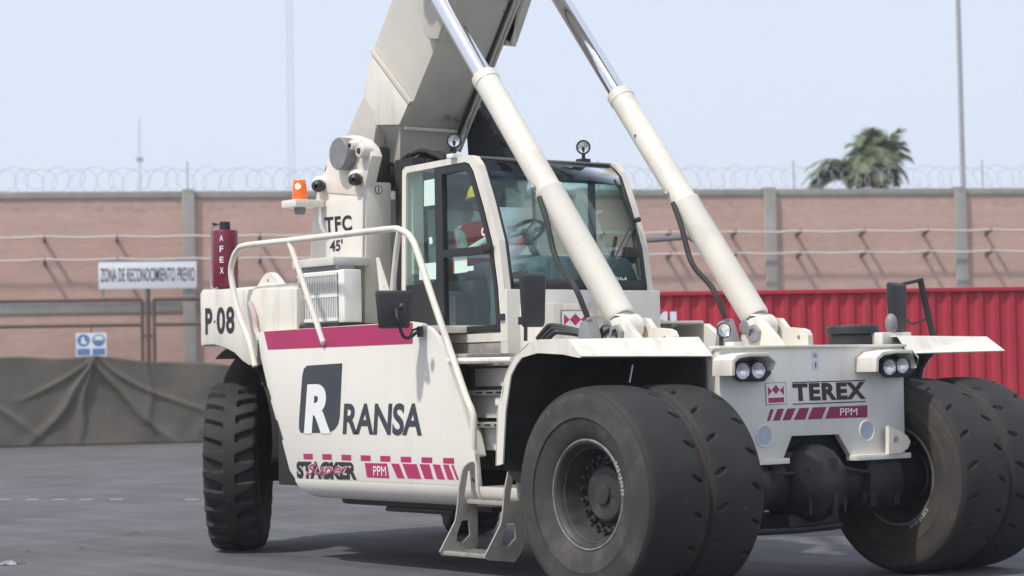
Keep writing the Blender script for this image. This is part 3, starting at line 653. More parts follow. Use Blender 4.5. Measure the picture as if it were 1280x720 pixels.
def liner(a0, a1, x0, x1, material):
    mb = MB(); n = 20; rows = []
    for k in range(n + 1):
        a = R(a0 + (a1 - a0) * k / n); y, z = 7.15 + .98 * math.cos(a), 1.20 + .98 * math.sin(a)
        rows.append([mb.bm.verts.new((x0, y, z)), mb.bm.verts.new((x1, y, z))])
    for a, b in zip(rows, rows[1:]): mb.bm.faces.new((a[0], a[1], b[1], b[0]))
    al = mb.build('arch_liner', material, CW); md = al.modifiers.new('thick', 'SOLIDIFY'); md.thickness = .012
liner(25, 60, -.95, -.45, OLIVE); liner(60, 102, -1.20, -.55, OLIVE); liner(102, 195, -1.38, -.55, DARK)  # front arc is coloured dark to hold the arch's shade
MB().box(-1.16, -.62, 5.76, 6.2, .95, 2.18).build('arch_shade_block', DARK, CW)  # dark box standing in for the shade between tyre and panel
hole = [U(337, 351, x=XC + .10)]
eye = yz([(322, 361), (330, 347), (334, 342), (338, 340.5), (342, 342), (347, 348), (357, 361)], XC + .10); hc = hole[0]
MB().poly(eye, 'x', XC + .08, XC + .15, holes=[[(hc.y + .022 * math.cos(k * .785), hc.z + .022 * math.sin(k * .785)) for k in range(8)]]).build('lifting_eye', CREAM, CW, smooth=0)
pixtext('P', (257, 418.3), (265.8, 418), (256.6, 385.3), INK, CW, bold=.035, x=XS); pixtext('08', (271.2, 417.8), (293.3, 417), (271, 384), INK, CW, bold=.03, x=XS, space=1.1)
decal('lettering', [(267.6, 403.5), (269.4, 403.4), (269.4, 400.6), (267.6, 400.7)], INK, CW, x=XS)
pc = Vector((-1.47, 7.44, 2.31)); dd = Vector((.42, .69, 0)).normalized()
lettering('S', Vector((-1.22, 7.89, 2.31)), Vector((-1.405, 7.585, 2.31)) - Vector((-1.22, 7.89, 2.31)), (0, 0, .28), Vector((-dd.y, dd.x, 0)), INK, CW, bold=.05, lift=.006)
# hose on the counterweight
MB().tube(smoothpath([U(312, 378, x=XC - .06), U(318, 395, x=XC - .06), U(320, 412, x=XC - .07), U(325, 425, x=XC - .1)]), .028, 8).build('conduit', mat('pinkish_conduit', (.55, .42, .42), .6), CW)

# ---- fire extinguisher standing on the counterweight
exc = Vector((-1.28, 7.26, 2.765)); ex = thing('fire_extinguisher', 'maroon fire suppression cylinder with white letters standing on the counterweight', 'extinguisher', exc)
MB().lathe([(0, 0), (0, .125), (.02, .135), (.622, .135), (.638, .128), (.645, .11), (.65, .05), (.66, .05), (.66, 0)], (0, 0, 0), (0, 0, 1), 28).build('cylinder', EXTR, ex)
MB().lathe([(.645, .058), (.73, .058), (.735, .05), (.735, 0)], (0, 0, 0), (0, 0, 1), 16).build('valve', BLK, ex)
MB().lathe([(.30, .1375), (.325, .1375)], (0, 0, 0), (0, 0, 1), 28).build('clamp_band', MAGD, ex)
MB().bar((-.03, .05, .70), (-.08, .12, .72), .025, .025).build('lever', BLK, ex)
MB().tube(smoothpath([(-.04, .04, .70), (-.08, .15, .66), (-.08, .155, .35), (-.10, .135, .10), (-.15, .02, .02), (-.17, -.12, .02)]), .008, 8).build('hose', mat('pale_hose', (.45, .33, .36), .6), ex)
MB().lathe([(0, .15), (.02, .15), (.02, .138)], (0, 0, 0), (0, 0, 1), 24).build('base_ring', BLK, ex)
vd = Vector((-.60, -.80, 0)); rd = Vector((.80, -.60, 0))
for k, ch in enumerate('AFEX'):
    bse = vd * .136 + rd * (-.012) + Vector((0, 0, .52 - k * .115)); lettering(ch, bse - rd * .03, rd * .04, (0, 0, .065), vd, WHITE, ex, bold=.02, lift=.006)

# ---- handrails
RX = -1.74
hr = [U(a, b, x=RX) for a, b in ((319, 458), (312, 428), (298, 390), (289, 345), (291, 325), (297, 313), (307, 307), (360, 301), (430, 293), (488, 286.3), (500, 287.5), (509, 292), (516, 301), (522, 316), (540, 371), (560, 430), (582, 494), (590, 514), (592, 528), (591.5, 562))]
MB().tube(smoothpath(hr, 5), .031, 12).build('handrail', CREAM, ST)
MB().tube([U(362, 303, x=RX), U(404, 428, x=RX + .02)], .028, 10).build('handrail_post', CREAM, ST)
MB().tube(smoothpath([U(499, 289, x=RX), U(495, 318, x=RX + .02), U(491, 362, x=RX + .03), U(490.5, 402, x=RX + .04)]), .027, 10).build('handrail_post', CREAM, ST)
for a, b in ((319, 455), (404, 428)): MB().ball(U(a, b, x=-1.715), .03, 10).build('rail_foot', CREAM, ST)
MB().hexa([U(474, 363, x=-1.35), U(487, 363, x=-1.35), U(487, 363, x=-1.3), U(474, 363, x=-1.3), U(470, 322, x=-1.35), U(474, 322, x=-1.35), U(474, 322, x=-1.3), U(470, 322, x=-1.3)]).build('tower_gusset', CREAM, ST)

# ---- boarding ladder
YR, YF = 2.25, 1.60
def zpx(pts, y, s=635 / 150, ox=530, oy=540): return xz([(ox + a / s, oy + b / s) for a, b in pts], y)
st1 = zpx([(205, 205), (215, 182), (238, 162), (262, 156), (274, 178), (284, 290), (286, 590), (268, 628), (238, 668), (100, 658), (85, 634), (168, 470), (178, 400), (188, 290)], YR)
h1 = zpx([(234, 205), (248, 205), (260, 350), (220, 356), (214, 340)], YR); h2 = zpx([(200, 470), (238, 464), (244, 545), (205, 585), (172, 580), (176, 540)], YR)
LD = MB().poly(st1, 'y', YR, YR + .018, holes=[h1, h2]).build('boarding_ladder', WORN, ST, smooth=0, label='worn pale steel ladder hanging below the cab')
dx = Vector((U(608, 696, y=YF).x - U(550 + 3.6, 692, y=YR).x, 0, 0))
st2 = [(a, b) for a, b in st1]; o2 = lambda pts: [(a + .005, b) for a, b in pts]
MB().poly(o2(st2), 'y', YF, YF + .018, holes=[o2(h1), o2(h2)]).build('stringer', WORN, LD, smooth=0)
for zt, x0, x1 in ((.29, -2.06, -1.74), (.72, -1.80, -1.67)):
    MB().box(x0, x1, YF + .018, YR, zt - .035, zt).build('tread', WORN, LD, bevel=.006)
    for k in range(7): MB().box(x0 + .01, x1 - .01, YF + .06 + k * .085, YF + .075 + k * .085, zt, zt + .006).build('grip_bar', WORN, LD, smooth=0)

# ---- stair between panel and fender
stz = [(1.665, -1.44), (1.385, -1.56)]
SY0, SY1 = 1.12, 2.95
stair = MB().box(-1.21, -1.16, SY0, SY1, .95, 1.95).build('stair_back', GREYP, ST)
for z, x in ((1.93, -1.32), (1.665, -1.46), (1.385, -1.60)):
    MB().box(x - .02, x + .24, SY0, SY1 - .1, z - .045, z).build('tread', WORN, stair, bevel=.006)
    for k in range(9): MB().box(x - .026, x - .02, SY0 + .1 + k * .15, SY0 + .19 + k * .15, z - .028, z - .012).build('grip_slot', DARK, stair, smooth=0)
for z0_, z1_, x in ((1.70, 1.86, -1.24), (1.42, 1.62, -1.38), (1.14, 1.34, -1.52)):
    MB().box(x, x + .02, SY0, SY1 - .1, z0_, z1_).build('riser', PLATEP, stair)
MB().box(-1.47, -1.40, 1.6, 2.25, 1.53, 1.60).build('step_lamp', WPLAST, stair, bevel=.01)
MB().tube([U(554, 451.5, x=-1.66), U(640, 450, x=-1.66)], .028, 10).build('deck_edge_tube', CREAM, ST)
MB().box(-1.62, -.9, 2.45, 4.2, 1.955, 1.995).build('walkway_beam', WORN, ST, bevel=.01)

# ---- front fenders
def fender(s):
    def X(v): return s * v
    lip_o = yz([(622, 582), (623.5, 516), (631, 490), (634, 468), (644, 446), (662, 429.5), (676, 425.2), (712, 425.8), (727, 446.8)], -2.33)
    lip_i = yz([(630, 580), (633.5, 515), (640, 470), (647, 456), (654, 447), (673, 441.3), (705, 443), (722, 446.5), (726, 447.2)], -2.33)
    oi = lip_o + lip_i[::-1]
    ko = 0 if s == 1 else .10; ox_ = 0 if s == 1 else .10
    lip_o = [(a - ko, b) for a, b in lip_o]; oi = [(a - ko, b) for a, b in oi]
    def X(v): return s * v + ox_
    fd = MB().poly(oi, 'x', X(-2.345), X(-2.33)).build('front_fender', CREAM, ST, smooth=0, label='white angular fender over the dual front wheels')
    # sheet: back plate, bends, flat top, front lip
    P = [lip_o[0], lip_o[1], lip_o[3], lip_o[4], lip_o[5], lip_o[6], (.109 - ko, 2.056), (-.04 - ko * 1.6, 1.925)]
    Q = [lip_o[0], lip_o[1], lip_o[3], lip_o[4], lip_o[5], lip_o[6], (-.03 - ko * .3, 2.068), (-.19, 1.912)]
    mb = MB(); a = [mb.bm.verts.new((X(-2.345), *p)) for p in P]; b = [mb.bm.verts.new((X(-1.10), *q)) for q in Q]
    for k in range(len(P) - 1): mb.bm.faces.new((a[k], a[k + 1], b[k + 1], b[k]))
    sh = mb.build('sheet', CREAM, fd, smooth=0); md = sh.modifiers.new('t', 'SOLIDIFY'); md.thickness = .012; md.offset = 0
    # dark lining under the sheet
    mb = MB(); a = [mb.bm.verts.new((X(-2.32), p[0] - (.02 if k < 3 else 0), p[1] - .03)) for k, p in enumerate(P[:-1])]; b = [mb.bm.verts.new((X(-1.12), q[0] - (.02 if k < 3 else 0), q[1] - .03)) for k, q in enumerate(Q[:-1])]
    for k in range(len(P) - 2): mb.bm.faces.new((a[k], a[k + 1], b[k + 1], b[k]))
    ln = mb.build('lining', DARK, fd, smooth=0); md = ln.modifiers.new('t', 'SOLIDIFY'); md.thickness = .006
    MB().box(*sorted((X(-1.12), X(-1.09))), -.1, 1.05, 1.1, 2.0).build('inner_wall', DARK, fd)
    MB().hexa([(X(-2.33), 1.05, 1.10), (X(-1.6), 1.05, 1.10), (X(-1.6), 1.06, 1.10), (X(-2.33), 1.06, 1.10), (X(-2.25), .93, .92), (X(-1.6), .93, .92), (X(-1.6), .94, .92), (X(-2.25), .94, .92)]).build('mud_flap', DARK, fd, smooth=0)
    return fd
FRD = fender(1); FLD = fender(-1)
MB().tube([U(791, 456, x=-1.72), U(787, 478, x=-1.72)], .007, 6).build('hanging_wire', WHITE, FRD)

# ---- front plate
YP = -.24
pl_ = [(-1.07, 1.97), (1.07, 1.985)] + xz([(1129, 445), (1131.5, 566), (1063, 569), (1048.5, 543), (990, 545), (980, 572)], YP)
pl_ += [(-1.07, pl_[-1][1] - .01)]
FP = MB().poly(pl_, 'y', YP, YP + .06).build('front_plate', PLATEP, ST, bevel=.006, label='grey white front plate with TEREX lettering')
for a, b in (((1131.5, 567), (1063, 571)), ((980, 574), (944, 575))):
    q0, q1 = U(*a, y=YP), U(*b, y=YP); MB().box(min(q0.x, q1.x), max(q0.x, q1.x), YP - .07, YP + .05, q0.z - .035, q0.z + .012).build('bottom_flange', CREAM, FP, bevel=.006)
MB().box(-1.09, 1.09, YP - .03, YP + .1, 1.972, 1.995).build('top_flange', CREAM, FP, bevel=.006)
# tow lug
cL = U(1117, 550, y=YP - .06); hl = [(cL.x + .03 * math.cos(k * .628), cL.z + .035 * math.sin(k * .628)) for k in range(10)]
MB().poly(xz([(1108, 532), (1122, 538), (1131, 545), (1135, 552), (1132, 560), (1124, 566), (1108, 568)], YP - .06), 'y', YP - .09, YP - .05, holes=[hl]).build('tow_lug', CREAM, FP, smooth=0)
# lettering
for a, b, h in (((990, 477.6), (1081.5, 474.8), 1.3), ((990.5, 504.6), (1082, 501.2), 1.3)):
    decal('rule_line', [(a[0], a[1] + h), (b[0], b[1] + h), b, a], INK, FP, y=YP)
pixtext('TEREX', (991.5, 501.6), (1082.5, 498.6), (990, 479.6), INK, FP, bold=.048, y=YP, space=1.12)
decal('logo_border', [(957, 506.5), (983.2, 505.2), (982.2, 477.2), (956, 478.6)], STEEL, FP, lift=.003, y=YP)
decal('logo_field', [(958, 505.4), (982.2, 504.2), (981.2, 478.2), (957.1, 479.6)], WHITE, FP, lift=.005, y=YP)
def LQ(u, v): return (958.8 + 22 * u - .9 * v, 504.6 - 1.2 * u - 25 * v)
for q in ([(.05, .03), (.95, .03), (.95, .28), (.05, .28)], [(.05, .38), (.05, .85), (.28, .62)], [(.95, .38), (.72, .62), (.95, .85)], [(.5, .45), (.72, .68), (.5, .92), (.28, .68)], [(.05, .32), (.28, .58), (.5, .36), (.5, .32)][:0]):
    if q: decal('logo_shape', [LQ(*p) for p in q], MAG, FP, lift=.007, y=YP)
def bar4(x0, x1, x2, x3):
    def yt(x): return 511.7 - (x - 960) * .042
    def yb(x): return 526 - (x - 960) * .036
    decal('stripe_bar', [(x0, yb(x0)), (x1, yb(x1)), (x3, yt(x3)), (x2, yt(x2))], MAGD, FP, y=YP)
for a in ((958.5, 962, 963, 967), (966, 974.5, 972, 980), (978, 988, 984, 994.5), (992, 1006, 999, 1011.5), (1009.5, 1027, 1015.5, 1033), (1031, 1084, 1037, 1084)): bar4(*a)
pixtext('PPM', (1049.5, 519.5), (1071, 519), (1049.5, 510.5), WHITE, FP, bold=-.0, lift=.006, y=YP)
decal('warning_label', [(1015.5, 462), (1023, 461.8), (1022.5, 451), (1015, 451.2)], mat('pale_label', (.66, .66, .78), .5), FP, y=YP); decal('warning_label', [(1015, 448), (1022.5, 447.8), (1022, 440), (1014.6, 440.2)], MATS['pale_label'], FP, y=YP)
decal('label_mark', [(1018.6, 459.5), (1019.8, 459.5), (1019.8, 453), (1018.6, 453)], INK, FP, lift=.005, y=YP); decal('label_mark', [(1016.2, 446), (1021, 446), (1018.4, 441.5)], MATS['orange_beacon'] if False else STEEL, FP, lift=.005, y=YP)
for px, py, s_ in ((955, 545, 1), (1083.5, 538.5, 1)):
    q = U(px, py, y=YP); MB().lathe([(-.003, .001), (-.003, .078)], (q.x, q.y, q.z), (0, 1, 0), 32).build('round_cover', BLUEG if s_ else STEEL, FP)
    MB().lathe([(-.002, .076), (-.008, .080), (-.008, .092), (.0, .095)], (q.x, q.y, q.z), (0, 1, 0), 32).build('cover_ring', PLATEP, FP)
# headlights under white hoods
def lamp(c, r, parent, n=(-.25, -1, 0), depth=.07):
    n = Vector(n).normalized(); c = Vector(c)
    h = MB().lathe([(-depth, r * .55), (-depth * .5, r * .95), (0, r * 1.1), (.012, r * 1.12), (.014, r * .98)], c, n, 24).build('headlight', BLK, parent)
    MB().lathe([(-.035, .001), (-.028, r * .35), (-.015, r * .7), (.006, r * .97)], c, n, 24).build('reflector', LENSG, h)
    MB().lathe([(.012, .001), (.010, r * .6), (.004, r)], c, n, 24).build('lens', CLEAR, h)
    return h
for (pts, l1, l2) in (([(905.5, 470), (906, 450), (912, 444), (927, 441), (952, 441), (962, 450), (960, 462)], (928, 464), (947.5, 463)), ([(1085, 465), (1085.5, 447), (1093, 440), (1110, 437), (1130, 437), (1139, 446), (1136, 460)], (1111.5, 459), (1127.5, 457))):
    o = [(q.x, q.z) for q in (U(a, b, y=YP - .15) for a, b in pts)]; cx_ = sum(a for a, b in o) / len(o); cz_ = sum(b for a, b in o) / len(o)
    inn = [(cx_ + (a - cx_) * .90 + .008, cz_ + (b - cz_) * .82 - .02) for a, b in o]
    HD = MB().poly(o + inn[::-1], 'y', YP - .24, YP - .002).build('headlight_hood', CREAM, FP, bevel=.006)
    bk = [(U(a, b, y=YP - .02).x, U(a, b, y=YP - .02).z) for a, b in ((l1[0] - 13, l1[1] - 13), (l2[0] + 11, l2[1] - 13), (l2[0] + 13, l2[1] + 4), (l2[0] + 4, l2[1] + 14), (l1[0] - 4, l1[1] + 13), (l1[0] - 13, l1[1] + 4))]
    MB().poly(bk, 'y', YP - .06, YP - .001).build('lamp_housing', BLK, HD, bevel=.01)
    for q in (l1, l2): lamp(U(*q, y=YP - .17), .066, FP)

# ---- front axle
AXO = MB().tube([(-1.95, 0, RF), (-.9, 0, RF), (.9, 0, RF), (1.95, 0, RF)], [.18, .22, .22, .18], 20).build('front_axle', GREASE, ST)
MB().ball((0, -.10, .85), .35, 28, (.95, 1.05, .98)).build('differential', GREASE, AXO)
MB().lathe([(-.03, .30), (-.03, .37), (.03, .37), (.03, .30)], (0, .02, .85), (0, 1, 0), 32).build('housing_flange', GREASE, AXO)
for k in range(18):
    a = 2 * math.pi * k / 18; MB().lathe([(-.05, .001), (-.05, .018), (-.02, .018)], (.345 * math.cos(a), .0, .85 + .345 * math.sin(a)), (0, 1, 0), 6).build('flange_bolt', GREASE, AXO)
MB().box(-.30, .30, -.18, .12, .98, 1.12).build('housing_block', GREASE, AXO, bevel=.03)
for x in (-.2, .0, .2): MB().box(x - .018, x + .018, -.46 + abs(x) * .5, -.1, .60, 1.06 - abs(x) * .4).build('cast_rib', GREASE, AXO, bevel=.008)
for x0, x1, z in ((-.9, .1, 1.02), (.15, .95, 1.0)): MB().tube(smoothpath([(x0, -.2, z), ((x0 + x1) / 2, -.28, z - .08), (x1, -.2, z - .02)]), .014, 6).build('brake_hose', HOSE, AXO)
for s in (-1, 1):
    for k in range(10):
        a = 2 * math.pi * k / 10; MB().lathe([(0, .016), (.03, .016), (.03, .001)], (s * 1.02, .25 * math.cos(a), .85 + .25 * math.sin(a)), (s, 0, 0), 6).build('flange_bolt', GREASE, AXO)
    MB().lathe([(-.24, .22), (-.22, .29), (.16, .31), (.2, .28), (.22, .22)], (s * .80, 0, .85), (s, 0, 0), 28).build('brake_housing', GREASE, AXO)
    for k in (-.16, .12): MB().box(s * .8 + k - .035, s * .8 + k + .035, -.27, .1, .62, 1.06).build('mount_rib', GREASE, AXO, bevel=.012)
    MB().box(s * .62 - .12, s * .62 + .12, -.16, .35, 1.0, 1.34).build('axle_mount', GREASE, AXO, bevel=.02)
MB().tube([(-.75, -.2, .48), (-.2, -.22, .47), (.3, -.2, .48)], .03, 8).build('brake_pipe', GREASE, AXO)
MB().box(-.3, .3, -.2, .3, .44, .6).build('axle_pan', GREASE, AXO, bevel=.04)

# ---- lift cylinders and their feet
PIN = Vector((0, 1.225, 2.19)); DIR = Vector((0, 3.90 - 1.21, 5.445 - 2.18)).normalized()
PINU = .0
for s in (-1, 1):
    c = Vector((s * .80, PIN.y, PIN.z)); e = c + DIR * 3.30
    # length from foot to the end of the barrel seen in the picture
    lb = (U(606 if s < 0 else 783, 93 if s < 0 else 103, x=s * .8) - c).dot(DIR); lm = (U(689 if s < 0 else 867, 243 if s < 0 else 247, x=s * .8) - c).dot(DIR)
    LC = MB().lathe([(.10, .001), (.10, .118), (.13, .133), (lm, .133), (lm + .01, .139), (lm + .035, .139), (lm + .045, .121), (lb - .10, .121), (lb - .095, .127), (lb - .01, .127), (lb, .118), (lb, .088)], c, DIR, 36).build('lift_cylinder', CYLP, ST)
    MB().lathe([(lb - .05, .088), (lb + 2.1, .088)], c, DIR, 36).build('piston_rod', CHROME, LC)
    MB().lathe([(-.11, .10), (-.10, .115), (.10, .115), (.11, .10)], c, (1, 0, 0), 28).build('rod_eye', CREAM, LC)
    MB().tube([c - DIR * .0, c + DIR * .14], .10, 20).build('neck', STEEL, LC)
    # foot brackets
    ncar = yz([(922, 436), (935, 403), (940, 398), (946, 396.5), (954, 399), (988, 436)], .62); far = yz([(955, 436), (965, 400), (971, 397.5), (977, 398), (985, 409), (1004, 410.5), (1010, 413), (1013, 419), (1014, 436)], .98)
    zc = min(z for y, z in ncar)
    def low(P): return [(y, z if z > 2.03 else 1.95) for y, z in P]
    hole_ = [(c.y - .16 + 0 + .05 * math.cos(k * .785), 2.17 + .05 * math.sin(k * .785)) for k in range(8)]
    FT = MB().poly(low(ncar), 'x', s * .8 - .21, s * .8 - .15).build('cylinder_foot', CREAM, ST, bevel=.008)
    hq = U(1001, 422, x=.98)
    MB().poly(low(far), 'x', s * .8 + .15, s * .8 + .21, holes=[[(hq.y + .022 * math.cos(k * .785), hq.z + .026 * math.sin(k * .785)) for k in range(8)]]).build('foot_plate', CREAM, FT, smooth=0)
    qn = U(943.5, 417, x=.59)
    MB().lathe([(-.012, .001), (-.012, .05), (-.035, .05), (-.035, .085), (0, .088)], (s * .8 - .212, qn.y, qn.z), (1, 0, 0), 6).build('pin_lock', STEEL, FT)
    MB().tube([(s * .8 - .22, PIN.y, PIN.z), (s * .8 + .22, PIN.y, PIN.z)], .06, 16).build('pin', STEEL, FT)
    # valve block and hose beside the foot
    b0 = Vector((s * .8 - .36, PIN.y + .06, 2.0)); MB().hexa([b0 + Vector(q) for q in ((-.08, -.1, 0), (.09, -.1, 0), (.09, .1, 0), (-.08, .1, 0), (-.02, .04, .24), (.08, .0, .27), (.08, .1, .27), (-.02, .12, .24))]).build('valve_block', GREYP, LC, bevel=.02)
    q1 = c + DIR * 1.25 + Vector((-.16, 0, 0))
    MB().tube(smoothpath([b0 + Vector((0, .03, .28)), b0 + Vector((-.03, .16, .55)), q1 - DIR * .4 + Vector((-.07, .12, -.05)), q1 + Vector((-.02, .06, 0)), q1 + DIR * .3 + Vector((.02, .02, 0))]), .026, 10).build('hose', HOSE, LC)
    MB().ball(c + DIR * 1.65 + Vector((-.13, .06, .02)), .03, 10).build('fitting', STEEL, LC)
    MB().box(c.x - .15, c.x - .12, 0, .001, 0, .001) if False else None
# small lamp beside the left cylinder foot, hoses by the right one
wl_c = U(904, 413, y=1.1)
lp = MB().lathe([(-.06, .02), (-.04, .04), (0, .066), (.018, .069), (.02, .058)], wl_c, (-.3, -1, 0), 24).build('deck_lamp', BLK, ST); MB().lathe([(-.03, .001), (-.02, .03), (.012, .06)], wl_c, (-.3, -1, 0), 24).build('reflector', LENSG, lp)
MB().tube([wl_c - Vector((0, -.03, .05)), Vector((wl_c.x, wl_c.y + .03, 1.96))], .02, 8).build('stem', BLK, lp)
for k in range(3):
    a = U(672 + 6 * k, 424, x=-1.25); b = U(690 + 5 * k, 407 + 4 * k, x=-1.2); c_ = U(716 + 4 * k, 412 + 3 * k, x=-1.15)
    MB().tube(smoothpath([a, a + (b - a) * .6 + Vector((0, 0, .02)), b, c_, U(735, 418 + 3 * k, x=-1.1)]), .024, 8).build('hydraulic_hose', HOSE, ST)
MB().tube(smoothpath([U(748, 420, x=-1.0), U(755, 409, x=-1.0), U(763, 407, x=-1.0), U(770, 418, x=-1.0)]), .022, 8).build('hydraulic_hose', HOSE, ST)
MB().tube(smoothpath([U(752, 421, x=-1.02), U(760, 413, x=-1.02), U(767, 413, x=-1.02), U(772, 421, x=-1.02)]), .018, 8).build('hydraulic_hose', HOSE, ST)
# filter cap on the deck
fc = U(1066, 433, y=.35); FCP = MB().lathe([(0, .21), (.09, .21), (.09, .19), (.10, .19), (.11, .235), (.165, .235), (.185, .215), (.19, .1), (.19, 0)], (fc.x, .35, 1.99), (0, 0, 1), 40).build('air_filter', BLK, ST)
MB().box(fc.x + .03, fc.x + .40, .02, .40, 1.99, 2.105).build('filter_box', PLATEP, FCP, bevel=.012)
for px, py in ((918, 432), (1133, 425)):
    q = U(px, py, y=.0); MB().box(q.x - .05, q.x + .05, -.05, .06, 1.96, 2.03).build('clamp', CREAM, ST, bevel=.008)
MB().ball(U(1114, 405, y=.05), .062, 14, (.9, .9, 1.5)).build('antenna_ball', GREYP, ST); MB().tube([U(1114, 412, y=.05), U(1114, 430, y=.05)], .018, 8).build('antenna_stem', BLK, ST)

# ---- tower that carries the boom pivot
TX = -1.0
tw_ = yz([(388, 325), (391, 285), (394, 250), (399, 226), (457, 227), (457, 320), (456, 400)], TX)
TFY = tw_[4][0]
tw_ += [(tw_[-1][0], 2.275), (tw_[0][0] + .02, 2.275)]
ear_ = yz([(397, 240), (400, 225), (408, 213), (413, 186), (423, 171), (440, 169), (453, 174), (462, 184), (466, 195), (462, 210), (458, 229), (455, 245)], TX)
for s in (1, -1):
    TW_ = MB().poly(tw_, 'x', s * TX, s * -.69).build('boom_tower', CREAM, ST, bevel=.02)
    MB().poly(ear_, 'x', s * (TX - .012), s * -.88).build('pivot_plate', CREAM, TW_, bevel=.015)
    if s == 1: T1 = TW_
MB().box(-.69, .69, 5.35, 6.0, 2.28, 3.45).build('tower_cross_plate', CREAM, T1)
MB().poly(yz([(391, 326), (393, 280), (398, 252), (456.5, 245), (456, 322)], TX), 'x', TX - .03, TX).build('name_plate', PANELP, T1, bevel=.006)
TN = TX - .03
pixtext('TFC', (406.5, 291), (440.5, 288.5), (405.5, 271.5), INK, T1, bold=.035, x=TN, space=1.14)
pixtext("45'", (412.5, 315), (428.5, 313.5), (412.5, 300.5), INK, T1, bold=.03, x=TN)
pcx = U(422, 192, x=-1.14); MB().lathe([(-.14, .001), (-.14, .155), (-.125, .165), (.10, .165)], (TX, pcx.y, pcx.z), (1, 0, 0), 40).build('pivot_cap', GREYP, T1)
pb = U(447, 190, x=TX - .02)
for a, b, r_ in ((448, 182, .05), (459, 189, .07)):
    q = U(a, b, x=TX); MB().lathe([(-.10, .001), (-.10, r_ * .85), (-.085, r_), (.02, r_)], q, (1, 0, 0), 20).build('pin_boss', CREAM, T1)
    MB().lathe([(-.112, .001), (-.112, r_ * .4), (-.09, r_ * .45)], q, (1, 0, 0), 14).build('grease_cap', BLK, T1)
for a, b in ((398, 232), (444, 224)):
    q = U(a, b, x=TX - .08); l_ = MB().lathe([(-.05, .001), (-.05, .06), (-.035, .068), (.04, .062), (.08, .02)], q, (-.75, -.65, -.15), 20).build('tower_lamp', BLK, T1)
    MB().lathe([(-.058, .001), (-.052, .05)], q, (-.75, -.65, -.15), 20).build('lens', LENSG, l_); MB().lathe([(.0, .075), (.05, .07), (.1, .03)], q + Vector((.05, .05, .03)), (-.75, -.65, -.15), 18).build('lamp_shell', WPLAST, l_)
qd = U(473, 237, y=4.93); decal('round_mark', [(473 + 5 * math.cos(k * .4), 237 + 5.4 * math.sin(k * .4)) for k in range(16)], MAGD, T1, lift=.004, y=TFY)
decal('round_mark', [(473 + 3.9 * math.cos(k * .4), 237 + 4.3 * math.sin(k * .4)) for k in range(16)], WHITE, T1, lift=.006, y=TFY); decal('mark_figure', [(472.2, 240), (473.8, 240), (473.8, 234), (472.2, 234)], INK, T1, lift=.008, y=TFY)
# beacon
bq = U(377, 262, x=-1.25); bt = U(375, 240, x=-1.25); BR = MB().box(-1.40, -1.06, bq.y - .13, bq.y + .15, bq.z + .02, bq.z + .095).build('beacon_bracket', CREAM, ST, bevel=.012)
MB().lathe([(-.05, .001), (-.05, .05), (-.0, .06), (.02, .06)], (-1.27, bq.y, bq.z), (0, 0, 1), 16).build('bracket_boss', GREYP, BR)
MB().tube(smoothpath([(-1.1, bq.y - .1, bq.z + .02), (-1.1, bq.y - .12, bq.z - .15), (-1.03, bq.y - .14, bq.z - .3)]), .018, 8).build('cable', WPLAST, BR)
bz = bq.z + .095; bl_ = MB().lathe([(0, .078), (.045, .078), (.05, .072), (.055, .001)], (-1.27, bq.y, bz), (0, 0, 1), 24).build('beacon_base', ORANGE, BR)
MB().lathe([(.055, .073), (.12, .073), (.19, .066), (.205, .058), (.208, 0)], (-1.27, bq.y, bz), (0, 0, 1), 24).build('beacon_lens', ORANGE, BR)
MB().ball((-1.318, bq.y - .047, bz + .135), .026, 12).build('beacon_bulb', GLOW, BR)

MB().tube([(-.878, 5.75, 3.90), (.878, 5.75, 3.90)], .15, 28).build('pivot_shaft', DARK, T1)
MB().box(-.64, -.44, 5.32, 5.75, 3.5, 4.16).build('tail_shade_block', DARK, T1, bevel=.03)  # dark box added to close the gap and darken the boom tail
MB().box(-.66, -.48, 4.62, 4.94, 2.28, 3.98).build('gap_filler_column', DARK, T1, bevel=.02)  # plain dark box filling the gap between tower and cab
# ---- air conditioner on the deck by the tower
XA = -1.42
ay1, ay0 = U(372, 370, x=XA).y, U(430, 370, x=XA).y; az0, az1 = U(400, 405, x=XA).z, U(400, 339, x=XA).z
AC = MB().box(XA, -1.21, ay0, ay1, az0, az1).build('air_conditioner', WPLAST, ST, bevel=.02, label='white window air conditioner with a slotted grille')
MB().box(XA + .0, -1.22, ay0 + .10, ay1 + .04, az1 + .002, az1 + .045).build('rain_hood', GREYP, AC, bevel=.008)
MB().box(XA - .03, -1.0, ay0 + .14, ay1 + .05, az1 + .047, az1 + .13).build('hood_top', PLATEP, AC, bevel=.01)
MB().box(XA - .004, XA + .03, ay0 + .10, ay1 - .04, az0 + .03, az1 - .03).build('grille_recess', DARK, AC)
ng = 22
for k in range(ng + 1):
    y = ay0 + .115 + (ay1 - ay0 - .165) * k / ng; MB().box(XA - .020, XA - .004, y - .006, y + .006, az0 + .04, az1 - .04).build('grille_slat', WPLAST, AC, smooth=0)
for z in (az0 + .035, (az0 + az1) / 2 + .01, az1 - .035): MB().box(XA - .024, XA - .004, ay0 + .095, ay1 - .035, z - .014, z + .014).build('grille_bar', WPLAST, AC, smooth=0)
MB().box(-1.5, -1.0, ay0 - .02, ay1 + .06, 2.27, az0 - .005).build('mounting_frame', DARK, AC)

